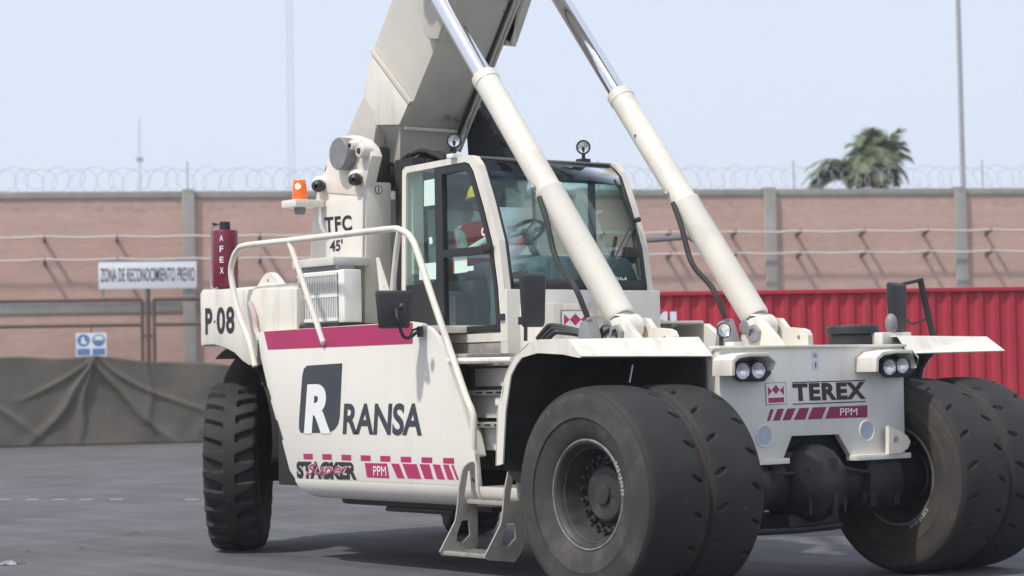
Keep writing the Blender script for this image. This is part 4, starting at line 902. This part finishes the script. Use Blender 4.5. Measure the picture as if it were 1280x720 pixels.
# ---- cab
XR, XL = -.95, .85
INNER = mat('grey_cab_lining', (.30, .33, .32), .7, var=.1)
co = [(4.45, 2.11), (4.38, 3.81), (4.33, 3.845), (3.29, 3.865), (3.215, 3.85), (3.13, 3.765), (2.97, 3.40), (2.84, 3.04), (2.77, 2.62), (2.735, 2.11)]
ci = [(4.38, 2.19), (4.32, 3.755), (4.30, 3.785), (3.34, 3.805), (3.275, 3.785), (3.21, 3.71), (3.062, 3.37), (2.935, 3.03), (2.862, 2.62), (2.828, 2.19)]
CAB = MB().poly(co, 'x', XR, XR + .075, holes=[ci]).build('cab', CREAM, ST, smooth=0, label='glazed operator cab with a white door frame')
MB().poly(co, 'x', XL - .075, XL, holes=[ci]).build('far_side_frame', CREAM, CAB, smooth=0)
# door: black frame, upper and lower glass
def yc(z):                                              # front edge of the opening at height z
    pts = ci[5:]
    for (a, b), (c, d) in zip(pts, pts[1:]):
        if d <= z <= b: return a + (c - a) * (b - z) / (b - d)
    return ci[-1][0]
dr = 3.76
do = [(dr, 2.2), (dr, 3.785), (3.345, 3.795), (3.285, 3.775), (3.217, 3.70), (3.07, 3.365), (2.943, 3.025), (2.87, 2.62), (2.838, 2.2)]
du_ = [(dr - .05, 3.00), (dr - .05, 3.715), (3.345, 3.73), (3.275, 3.68), (3.135, 3.36), (3.0, 3.00)]; dl = [(dr - .05, 2.26), (dr - .05, 2.925), (2.978, 2.925), (2.918, 2.62), (2.892, 2.26)]
DOOR = MB().poly(do, 'x', XR - .008, XR + .05, holes=[du_, dl]).build('door', BLK, CAB, smooth=0)
def pane(name, pts, x, parent=CAB): return MB().poly(pts, 'x', x, x + .006).build(name, GLASS, parent, smooth=0)
pane('window_pane', [(a, b) for a, b in du_], XR + .02, CAB); pane('window_pane', dl, XR + .02, CAB)
rw = [(4.365, 2.70), (4.32, 3.755), (4.30, 3.78), (3.85, 3.79), (3.77, 3.79), (3.77, 2.70)]
pane('window_pane', rw, XR + .02); MB().poly([(4.38, 2.195), (4.365, 2.69), (3.77, 2.69), (3.77, 2.195)], 'x', XR + .01, XR + .04).build('lower_panel', BLK, CAB)
MB().box(XR - .004, XR + .045, 3.765, 3.835, 2.195, 3.79).build('door_pillar', BLK, CAB)
hq = U(608, 310, x=XR - .02); MB().box(XR - .05, XR - .012, hq.y - .10, hq.y + .06, hq.z - .03, hq.z + .035).build('door_handle', BLK, CAB, bevel=.012)
pane('window_pane', [(a, b) for a, b in ci], XL - .03)
MB().box(XL - .06, XL - .01, 3.60, 3.66, 2.2, 3.77).build('window_bar', BLK, CAB); MB().box(XL - .06, XL - .012, 2.97, 4.3, 2.86, 2.94).build('window_bar', BLK, CAB)
# inner lining of the far side: narrow dark frame
# windscreen
wsz = [(3.275, 3.845), (3.20, 3.795), (3.11, 3.715), (2.955, 3.36), (2.825, 3.0), (2.77, 2.66), (2.765, 2.60)]
def sheet(name, prof, x0, x1, material, thick=.006):
    mb = MB(); a = [mb.bm.verts.new((x0, *p)) for p in prof]; b = [mb.bm.verts.new((x1, *p)) for p in prof]
    for k in range(len(prof) - 1): mb.bm.faces.new((a[k], a[k + 1], b[k + 1], b[k]))
    o = mb.build(name, material, CAB, smooth=40); md = o.modifiers.new('t', 'SOLIDIFY'); md.thickness = thick; return o
sheet('windscreen', [(a + .012, b) for a, b in wsz], XR + .076, XL - .076, GLASS)
off = [(a, b) for a, b in wsz]
sheet('windscreen_border', off, XR + .076, XR + .105, BLK, .012); sheet('windscreen_border', off, XL - .12, XL - .076, BLK, .012)
sheet('windscreen_border', [(2.772, 2.68), (2.764, 2.59)], XR + .105, XL - .12, BLK, .014)
sheet('visor_band', [(3.275, 3.848), (3.195, 3.797), (3.105, 3.715), (3.07, 3.63)], XR + .105, XL - .12, glass_mat('dark_visor_glass', (.20, .24, .28), .03), .01)
# roof, rear wall, floor, base
MB().poly([(XR + .076, 3.27), (XL - .076, 3.27), (XL - .076, 4.36), (XR + .076, 4.36)], 'z', 3.80, 3.86, holes=[[(XR + .16, 3.38), (XL - .16, 3.38), (XL - .16, 4.26), (XR + .16, 4.26)]]).build('roof', INNER, CAB, smooth=0)
MB().box(XR + .15, XL - .15, 3.37, 4.27, 3.825, 3.833).build('roof_window', GLASS, CAB, smooth=0)
MB().box(XR + .076, XL - .076, 4.33, 4.40, 2.12, 2.80).build('rear_wall', INNER, CAB)
for a, b in ((XR + .076, XR + .2), (XL - .2, XL - .076)): MB().box(a, b, 4.32, 4.39, 2.80, 3.80).build('rear_post', CREAM, CAB)
MB().box(XR + .2, XL - .2, 4.35, 4.356, 2.80, 3.80).build('rear_window', GLASS, CAB, smooth=0)
MB().box(XR + .076, XL - .076, 2.80, 4.33, 2.11, 2.19).build('floor', INNER, CAB)
MB().poly([(2.79, 2.20), (2.80, 2.62), (2.96, 2.90), (3.12, 2.93), (3.15, 2.2)], 'x', XR + .11, XL - .12).build('dashboard', mat('teal_dashboard', (.07, .115, .118), .5, var=.2, scale=4), CAB, bevel=.02)
MB().box(XR + .01, XL + .02, 2.86, 4.40, 1.998, 2.108).build('cab_base', WORN, CAB, bevel=.01)
MB().box(XR + .002, XL + .06, 2.735, 2.85, 1.97, 2.585).build('front_apron', PLATEP, CAB, bevel=.012)
# printed maker's mark low on the windscreen
pixtext('PPM', (762.5, 354), (783, 354), (762.5, 346.5), WHITE, CAB, bold=.0, lift=.0, y=2.76)
# wiper
MB().tube([U(797, 300, y=2.77), U(787, 262, y=2.86), U(768, 225, y=3.0)], .012, 6).build('wiper_arm', BLK, CAB)
MB().bar(U(799, 345, y=2.745), U(790, 285, y=2.80), .03, .02).build('wiper_blade', BLK, CAB); MB().box(U(782, 315, y=2.75).x, U(799, 315, y=2.75).x, 2.74, 2.80, 2.90, 3.0).build('wiper_motor', BLK, CAB, bevel=.01)
for a, b in (((757, 345), (787, 285)), ((765, 345), (795, 280))): MB().tube([U(*a, y=2.755), U(*b, y=2.79)], .006, 6).build('wiper_rod', BLK, CAB)
MB().tube([U(793, 276, y=2.80), U(800, 274, y=2.78)], .025, 8).build('wiper_pivot', BLK, CAB)
# logo box under the windscreen
bx_ = [U(688, 420, y=2.5), U(735, 420, y=2.5)]
BXX = MB().box(-.80, -.36, 2.42, 2.74, 1.965, 2.44).build('logo_box', CREAM, CAB, bevel=.01)
decal('logo_border', [(700.5, 412), (735, 412), (735, 387.5), (700.5, 387.5)], STEEL, BXX, y=2.418); decal('logo_field', [(702, 411), (734, 411), (734, 389), (702, 389)], WHITE, BXX, lift=.006, y=2.418)
for q in ([(704.5, 393), (711.5, 399.5), (704.5, 406.5)], [(711.5, 399.5), (718.5, 392), (725.5, 399.5), (718.5, 407)], [(732.5, 393), (725.5, 399.5), (732.5, 406.5)]): decal('logo_shape', q, MAG, BXX, lift=.009, y=2.418)
MB().box(.02, .30, 2.60, 2.735, 2.33, 2.47).build('lamp_box', PLATEP, CAB, bevel=.012)
MB().box(XR - .02, XR + .0, 2.76, 2.84, 2.30, 2.36).build('latch', BLK, CAB)
# roof lamps
for px, py, y in ((567.5, 176, 3.5), (729, 184, 3.32)):
    q = U(px, py, y=y); zz = 3.865
    l_ = MB().lathe([(-.06, .02), (-.05, .05), (.0, .07), (.02, .072), (.022, .055)], q, (-.6, -.8, -.1), 20).build('roof_lamp', BLK, CAB); MB().lathe([(-.0, .001), (.014, .056)], q, (-.6, -.8, -.1), 20).build('lens', LENSG, l_)
    MB().tube([q, Vector((q.x + .02, q.y + .02, zz - .01))], .018, 8).build('stem', BLK, l_); MB().box(q.x - .05, q.x + .06, q.y - .04, q.y + .06, zz - .012, zz + .03).build('foot', WPLAST if px < 600 else BLK, l_, bevel=.006)
# papers stuck to the glass
for pts, x in (([(530, 226), (545, 223), (545, 256), (530, 258)], XR + .018), ([(524, 330), (545, 328), (545, 349), (524, 350)], XR + .018), ([(568, 319), (584, 317), (584, 340), (568, 342)], XR + .018), ([(584, 333), (592, 332), (592, 338), (584, 339)], XR + .018), ([(536, 297), (540, 296), (541, 304), (537, 306)], XR + .018)):
    decal('paper', pts, PAPER, CAB, lift=.0, x=x)
decal('sticker', [(604.8 + 3.4 * math.cos(k * .5), 289.5 + 5.8 * math.sin(k * .5)) for k in range(13)], WHITE, CAB, lift=.0, x=XR + .018)
decal('sticker_mark', [(604.8 + 1.6 * math.cos(k * .8), 289.5 + 3 * math.sin(k * .8)) for k in range(8)], MAG, CAB, lift=.003, x=XR + .018)
# hanging plastic bag
MB().ball(U(516, 256, x=XR + .2), .12, 14, (.5, .7, 1.5)).build('hanging_bag', SHIRT, CAB)
# seat and steering wheel
SX, SY = -.42, 3.97
seat = MB().box(SX - .25, SX + .25, SY - .34, SY + .16, 2.58, 2.715).build('operator_seat', SEATM, CAB, bevel=.05)
MB().hexa([Vector(q) for q in ((SX - .23, SY + .12, 2.6), (SX + .23, SY + .12, 2.6), (SX + .23, SY + .24, 2.6), (SX - .23, SY + .24, 2.6), (SX - .2, SY + .20, 3.22), (SX + .2, SY + .20, 3.22), (SX + .2, SY + .29, 3.22), (SX - .2, SY + .29, 3.22))]).build('backrest', SEATM, CAB, bevel=.04)
MB().box(SX - .15, SX + .15, SY - .2, SY + .1, 2.19, 2.60).build('seat_base', BLK, CAB, bevel=.02)
swc = U(656, 291, x=-.30); sn = Vector((0, .55, .83)).normalized(); e1 = Vector((1, 0, 0)); e2 = sn.cross(e1)
swc = Vector((swc.x, swc.y, swc.z)); SWH = .19
mb = MB(); ring = [swc + (e1 * math.cos(a) + e2 * math.sin(a)) * SWH for a in [2 * math.pi * k / 32 for k in range(33)]]
sw = mb.tube(ring, .018, 8, False).build('steering_wheel', BLK, CAB)
mb = MB()
for a in (.5, 2.6, 4.71): mb.tube([swc, swc + (e1 * math.cos(a) + e2 * math.sin(a)) * SWH], .012, 6)
mb.ball(swc, .04, 10).build('spokes', BLK, CAB); MB().tube([swc, swc - sn * .35 + Vector((0, -.1, -.1))], .035, 10).build('steering_column', BLK, CAB)
MB().tube([U(770, 296, y=3.1), U(764, 325, y=3.1)], .02, 8).build('joystick', BLK, CAB)

# ---- wheel mirrors
def mirror(name_label, c, w_, h_, facing, arm, thick=.07):
    f = Vector(facing).normalized(); r = f.cross(Vector((0, 0, 1))).normalized(); c = Vector(c)
    o = MB()
    prof = []
    for i, j in ((-1, -1), (1, -1), (1, 1), (-1, 1)): prof.append((i, j))
    def P(a, b, d): return c + r * a * w_ / 2 + Vector((0, 0, 1)) * b * h_ / 2 + f * d
    o.hexa([P(-.84, -1, 0), P(.84, -1, 0), P(1, 1, 0), P(-1, 1, 0), P(-.66, -.86, -thick), P(.66, -.86, -thick), P(.8, .86, -thick), P(-.8, .86, -thick)])
    m_ = o.build('mirror', BLK, ST, bevel=.03, label=name_label)
    MB().hexa([P(-.74, -.90, .003), P(.74, -.90, .003), P(.86, .88, .003), P(-.86, .88, .003), P(-.74, -.90, .006), P(.74, -.90, .006), P(.86, .88, .006), P(-.86, .88, .006)]).build('glass', MIRG, m_, smooth=0)
    MB().tube(smoothpath(arm, 5), .016, 8).build('arm', BLK, m_); return m_
mc = U(492, 387, x=-2.0)
m1 = mirror('black rectangular mirror over the panel stripe', mc, .36, .36, (.35, .94, 0), [mc + Vector((-.02, -.07, .0)), mc + Vector((-.05, -.14, -.10)), U(504, 420, x=-1.95), U(512, 422, x=-1.9), U(520, 416, x=-1.74), U(526, 413, x=-1.72)])
MB().tube([U(525, 408, x=-1.75), U(525.5, 421, x=-1.75)], .03, 10).build('arm_clamp', BLK, m1); MB().ball(U(497, 384, x=-2.02) + Vector((-.02, -.10, 0)), .035, 10).build('swivel', BLK, m1)
MB().tube(smoothpath([U(512, 421, x=-1.92), U(516, 413, x=-1.85), U(522, 411, x=-1.74)]), .011, 8).build('arm_stay', BLK, m1)
mc = U(665, 375, x=-2.15)
m2 = mirror('black tall mirror on the right fender', mc, .25, .46, (.25, .97, 0), [U(657, 426, x=-2.18), U(657, 400, x=-2.19), U(656, 345, x=-2.19), U(660, 341, x=-2.17)])
MB().tube([U(652, 396, x=-2.19), U(652, 406, x=-2.19)], .03, 10).build('arm_clamp', BLK, m2)
mc = U(1118, 385, y=.35)
m3_ = mirror('black mirror seen edge on above the left fender', mc, .30, .48, (-.25, .97, 0), [mc + Vector((.02, -.02, .16)), U(1126, 356, y=.35), U(1138, 353, y=.35), U(1150, 350, y=.35)])
MB().bar(U(1150, 348, y=.35), U(1167, 424, y=.35), .045, .035).build('stalk', BLK, m3_)
MB().tube(smoothpath([mc + Vector((.04, 0, -.02)), U(1134, 400, y=.35), U(1140, 405, y=.35), U(1157, 399, y=.35)]), .010, 6).build('arm_stay', BLK, m3_)

# ---- boom
BX = .40; BD = Vector((0, -.602, .799))
up0 = yz([(432, 172), (455, 120), (466, 65), (490, 0)], -BX); lo0 = yz([(547, 52), (515, 130), (500, 175)], -BX)
upE = (up0[-1][0] + BD.y * 4.5, up0[-1][1] + BD.z * 4.5); loE = (lo0[0][0] + BD.y * 5.2, lo0[0][1] + BD.z * 5.2)
body = [up0[0], up0[1], up0[2], up0[3], upE, loE] + lo0
tail = lo0[-1]
# main box down to the crease where the tail tucks in
cr0 = yz([(500, 157), (470, 157)], -BX)
bodyp = [cr0[1]] + [up0[1], up0[2], up0[3], upE, loE] + lo0[:2] + [cr0[0]]
BM = MB().poly(bodyp, 'x', -BX, BX).build('boom', BOOMP, ST, bevel=.008, label='raised telescopic boom, dusty cream box section')
tb = yz([(497, 190), (488, 216), (468, 216), (450, 200)], -BX + .1)
mb = MB()
A4 = [(-BX + .004, *cr0[1]), (-BX + .004, *cr0[0])]
low = [(5.95, 3.98), (5.30, 3.88)]
low = [(5.95, 4.0), (5.46, 3.84)]
mb.hexa([(-.05, low[0][0], low[0][1]), (-.24, low[1][0], low[1][1]), (.36, low[1][0], low[1][1]), (.10, low[0][0], low[0][1]),
         (-BX + .004, cr0[1][0], cr0[1][1]), (-BX + .004, cr0[0][0], cr0[0][1]), (BX - .004, cr0[0][0], cr0[0][1]), (BX - .004, cr0[1][0], cr0[1][1])]).build('boom_tail', BOOMP, BM, smooth=0)
# pivot ears reaching back to the pin
for s in (-1, 1):
    ears = yz([(428, 190), (434, 168), (446, 140), (455.5, 119), (461, 128), (467, 140), (470, 160), (467, 182), (455, 204), (440, 208)], -BX - .03)
    MB().poly(ears, 'x', s * (BX + .035), s * (BX - .1)).build('pivot_ear', BOOMP, BM, bevel=.012)
    MB().poly(yz([(455.5, 121), (466.3, 68), (512, 131), (501, 156), (470.5, 156.5), (467, 137)], -BX), 'x', s * (BX + .003), s * (BX + .022)).build('doubler_plate', CREAM, BM, bevel=.006)
    MB().poly(yz([(466, 64), (469, 62), (517.5, 127), (514.5, 131)], -BX), 'x', s * (BX + .003), s * (BX + .045)).build('weld_strip', BOOMP, BM, bevel=.006)
    MB().poly(yz([(524, -40), (530, 5), (541, 48), (556, 50), (566, 20), (585, -40)], -BX), 'x', s * (BX + .003), s * (BX + .09)).build('cylinder_lug', BOOMP, BM, bevel=.01)
    e = Vector((s * .8, PIN.y, PIN.z)) + DIR * 5.05
    MB().tube([(s * .40, e.y, e.z), (s * .95, e.y, e.z)], .09, 18).build('rod_pin', STEEL, BM)
    MB().lathe([(-.10, .10), (-.09, .15), (.09, .15), (.10, .10)], e, (1, 0, 0), 24).build('rod_end', CREAM, BM)
MB().poly([(lo0[0][0] + BD.y * k + .10 * (1 if a else 0) * 0, lo0[0][1] + BD.z * k) for k, a in ((0, 0),)] + [(0, 0), (1, 1)], 'x', 0, .001).bm.free()
# far-edge bracket on the underside
q = [U(a, b, x=BX) for a, b in ((640, 57), (634, 50), (625, 50), (641, 15), (648, 5), (643, 30))]
MB().poly([(p.y, p.z) for p in q], 'x', BX + .003, BX + .05).build('underside_bracket', BOOMP, BM, smooth=0)
cb_ = [Vector((x, lo0[1][0] - .0, lo0[1][1])) - BD * .28 + Vector((0, -.006, -.004)) for x in (-.38, .38)]
MB().bar(cb_[0], cb_[1], .012, .03).build('weld_seam', BOOMP, BM)
for t_ in (.55, 1.6, 2.9):
    cA = Vector((0, lo0[0][0], lo0[0][1])) + BD * t_ + Vector((0, -.006, -.004)); MB().bar(cA + Vector((-.38, 0, 0)), cA + Vector((.38, 0, 0)), .012, .025).build('weld_seam', BOOMP, BM)
for x in (.10, .22):
    cA = Vector((x, lo0[1][0], lo0[1][1])) - BD * .12; MB().lathe([(0, .03), (.025, .03), (.03, .001)], cA, (0, -.799, -.602), 8).build('bolt', GREYP, BM)
for k in range(3):
    cA = Vector((.28 + .05 * k, lo0[1][0], lo0[1][1])) + Vector((0, -.03, -.022)); MB().tube([cA - BD * .5, cA + BD * .1, cA + BD * 4], .018, 8).build('boom_pipe', BOOMP if k else HOSE, BM)
# inner section of the telescope
nrm = Vector((0, .799, .602)); cc = (Vector((0, *upE)) + Vector((0, *loE))) / 2
MB().bar(cc - BD * .5, cc + BD * 3.5, .62, .74, (0, .799, .602)).build('inner_boom', BOOMP, BM, bevel=.01)
# hoses at the foot of the boom
for pts, x in (([(500, 218), (508, 203), (516, 193), (530, 189), (545, 194), (556, 200)], -.3), ([(513, 214), (520, 202), (532, 194), (548, 192), (566, 196)], -.25), ([(524, 210), (532, 201), (545, 198), (560, 203)], -.2), ([(497, 224), (500, 210), (505, 200), (512, 194)], -.35)):
    MB().tube(smoothpath([U(a, b, x=x) for a, b in pts]), .030, 8).build('boom_hose', HOSE, BM)
for k in range(5):
    MB().tube(smoothpath([U(593 + 5 * k, 132 + 4 * k, x=.46), U(598 + 4 * k, 150 + 3 * k, x=.46), U(608 + 4 * k, 162 + 3 * k, x=.46), U(622 + 3 * k, 170 + 3 * k, x=.46)]), .022, 8).build('boom_hose', HOSE, BM)
MB().poly(yz([(588, 150), (597, 122), (606, 138), (622, 163), (640, 197), (592, 205)], .5), 'x', .43, .62).build('hose_guard', DARK, BM, bevel=.02)
MB().box(-.35, .62, 4.78, 5.05, 3.5, 4.0).build('valve_cabinet', DARK, ST, bevel=.02)
MB().box(-.66, .66, 5.1, 5.3, 2.28, 3.6).build('tower_front_cover', PLATEP, ST)
MB().tube([U(800, 301, y=4.4), U(862, 296, y=4.4)], .03, 10).build('far_handrail', STEEL, ST); MB().tube([U(862, 296, y=4.4), U(880, 310, y=4.4), U(935, 408, y=4.4)], .03, 10).build('far_handrail_post', STEEL, ST)

# ================================================================== the operator
PX, PY = SX, SY
PR = thing('person', 'person in yellow helmet and red vest seated at the steering wheel in the cab', 'person', (PX, PY, 2.715))
def skin_body(name, joints, edges, material, parent, root=0):
    me = bpy.data.meshes.new(name); me.from_pydata([j[0] for j in joints], edges, []); o = link(name, me, parent); me.materials.append(material)
    sk = o.modifiers.new('skin', 'SKIN'); sk.use_smooth_shade = True
    for i, j in enumerate(joints):
        v = me.skin_vertices[0].data[i]; v.radius = j[1] if isinstance(j[1], tuple) else (j[1], j[1]); v.use_root = i == root
    sb = o.modifiers.new('sub', 'SUBSURF'); sb.levels = 2; sb.render_levels = 2; return o
hl_, hr_ = (swc + Vector((.17, .02, .04))) - Vector((PX, PY, 2.715)), (swc + Vector((-.17, .02, .04))) - Vector((PX, PY, 2.715))
J = [((0, .02, .09), (.16, .13)), ((0, .0, .28), (.16, .13)), ((0, -.08, .46), (.17, .12)), ((0, -.11, .56), (.07, .07)), ((0, -.13, .64), .055),
     ((0, -.15, .72), (.07, .085)), ((0, -.14, .80), (.07, .085)),
     ((-.20, -.08, .48), .066), ((-.27, -.22, .24), .05), (tuple(hr_ + Vector((-.0, .06, -.0))), .036), (tuple(hr_), .040),
     ((.20, -.08, .48), .066), ((.27, -.22, .24), .05), (tuple(hl_ + Vector((.0, .06, -.0))), .036), (tuple(hl_), .040),
     ((-.10, -.10, .07), .10), ((-.14, -.50, .10), .075), ((-.14, -.60, -.30), .055), ((-.14, -.72, -.40), .045),
     ((.10, -.10, .07), .10), ((.14, -.50, .10), .075), ((.14, -.60, -.30), .055), ((.14, -.72, -.40), .045)]
Eg = [(0, 1), (1, 2), (2, 3), (3, 4), (4, 5), (5, 6), (2, 7), (7, 8), (8, 9), (9, 10), (2, 11), (11, 12), (12, 13), (13, 14), (0, 15), (15, 16), (16, 17), (17, 18), (0, 19), (19, 20), (20, 21), (21, 22)]
body_o = skin_body('body', J, Eg, SHIRT, PR)
hd = MB().ball((0, -.155, .755), .098, 20, (.82, .95, 1.18)); hd.lathe([(0, .022), (.03, .012), (.036, .001)], (0, -.245, .75), (0, -1, -.1), 8)
for s in (-1, 1): hd.ball((s * .083, -.145, .755), .026, 8, (.4, .8, 1.2))
hd = hd.build('face', SKIN, PR)
for s in (-1, 1): MB().ball((s * .033, -.240, .775), .012, 8).build('eye', INK, PR)
MB().bar((-.025, -.246, .70), (.025, -.246, .70), .012, .008).build('mouth', mat('lips', (.22, .09, .08), .5), PR)
MB().lathe([(0, .15), (.012, .148), (.014, .13), (.065, .124), (.12, .095), (.15, .05), (.158, .001)], (0, -.15, .80), (0, .10, 1), 28).build('helmet', YEL, PR)
MB().poly([(-.08, -.22), (.08, -.22), (.05, -.315), (-.05, -.315)], 'z', .795, .806).build('helmet_peak', YEL, PR, bevel=.004)
for s in (-1, 1):                                     # hands with fingers closed on the rim
    base = hr_ if s < 0 else hl_; mb = MB(); mb.ball(base, .042, 12, (.8, 1, .6))
    for k in range(4):
        o_ = base + Vector((-.02 + .016 * k, -.02 - .01 * k * 0, .0)); mb.tube([o_, o_ + Vector((0, -.035, .012)), o_ + Vector((0, -.055, -.012)), o_ + Vector((0, -.042, -.034))], [.009, .009, .008, .007], 6)
    mb.tube([base + Vector((-s * .03, 0, .0)), base + Vector((-s * .045, -.025, .01)), base + Vector((-s * .04, -.05, .0))], [.010, .010, .008], 6); mb.build('hand', SKIN, PR)
# vest over the torso
mb = MB(); n = 28; rows = []
for z, rx, ry, oy in ((.08, .205, .185, .0), (.20, .205, .185, -.01), (.32, .215, .18, -.04), (.42, .245, .17, -.07), (.50, .245, .15, -.085), (.545, .18, .12, -.10), (.575, .09, .08, -.11)):
    rows.append([mb.bm.verts.new((rx * math.cos(2 * math.pi * k / n), oy + ry * math.sin(2 * math.pi * k / n), z)) for k in range(n)])
for a, b in zip(rows, rows[1:]):
    for k in range(n): mb.bm.faces.new((a[k], a[(k + 1) % n], b[(k + 1) % n], b[k]))
mb.build('vest', REDV, PR)
for z, rx, ry in ((.20, .186, .157), (.33, .190, .150)): MB().lathe([(-.02, .0), (.02, .0)], (0, 0, 0), (0, 0, 1), 4).bm.free(); 
mb = MB(); n = 28
for zc_ in (.24,):
    r1 = [mb.bm.verts.new((.209 * math.cos(2 * math.pi * k / n), -.02 + .19 * math.sin(2 * math.pi * k / n), zc_ - .022)) for k in range(n)]; r2 = [mb.bm.verts.new((.211 * math.cos(2 * math.pi * k / n), -.025 + .189 * math.sin(2 * math.pi * k / n), zc_ + .022)) for k in range(n)]
    for k in range(n): mb.bm.faces.new((r1[k], r1[(k + 1) % n], r2[(k + 1) % n], r2[k]))
mb.build('vest_stripe', WHITE, PR)
J2 = [((0, .02, .07), (.17, .15)), ((-.10, -.10, .07), .105), ((-.14, -.50, .10), .08), ((-.14, -.60, -.30), .062), ((.10, -.10, .07), .105), ((.14, -.50, .10), .08), ((.14, -.60, -.30), .062)]
skin_body('trousers', J2, [(0, 1), (1, 2), (2, 3), (0, 4), (4, 5), (5, 6)], TROUS, PR)
MB().tube([(.20, -.08, .485), (.275, -.22, .24), tuple(Vector((.275, -.22, .24)).lerp(hl_, .75))], [.085, .068, .055], 12).build('sleeve', REDV, PR)
for s in (-1, 1): MB().box(s * .14 - .045, s * .14 + .045, -.80, -.54, -.465, -.36).build('boot', BLK, PR, bevel=.03)

# ================================================================== hazy coastal air
hz = MB().box(-305, 305, -305, 305, -1.6, 70); me = hz.mesh('haze', ASPH, 0, 0); me.materials.clear()
hm = bpy.data.materials.new('haze_air'); hm.use_nodes = True; n = hm.node_tree.nodes; n.remove(n['Principled BSDF'])
pv = n.new('ShaderNodeVolumePrincipled'); pv.inputs['Color'].default_value = (.93, .94, .97, 1); pv.inputs['Density'].default_value = .0007; pv.inputs['Anisotropy'].default_value = .2
hm.node_tree.links.new(pv.outputs[0], n['Material Output'].inputs['Volume']); me.materials.append(hm)
ho = link('haze', me); ho['kind'] = 'stuff'; ho['label'] = 'thin pale coastal haze filling the air'
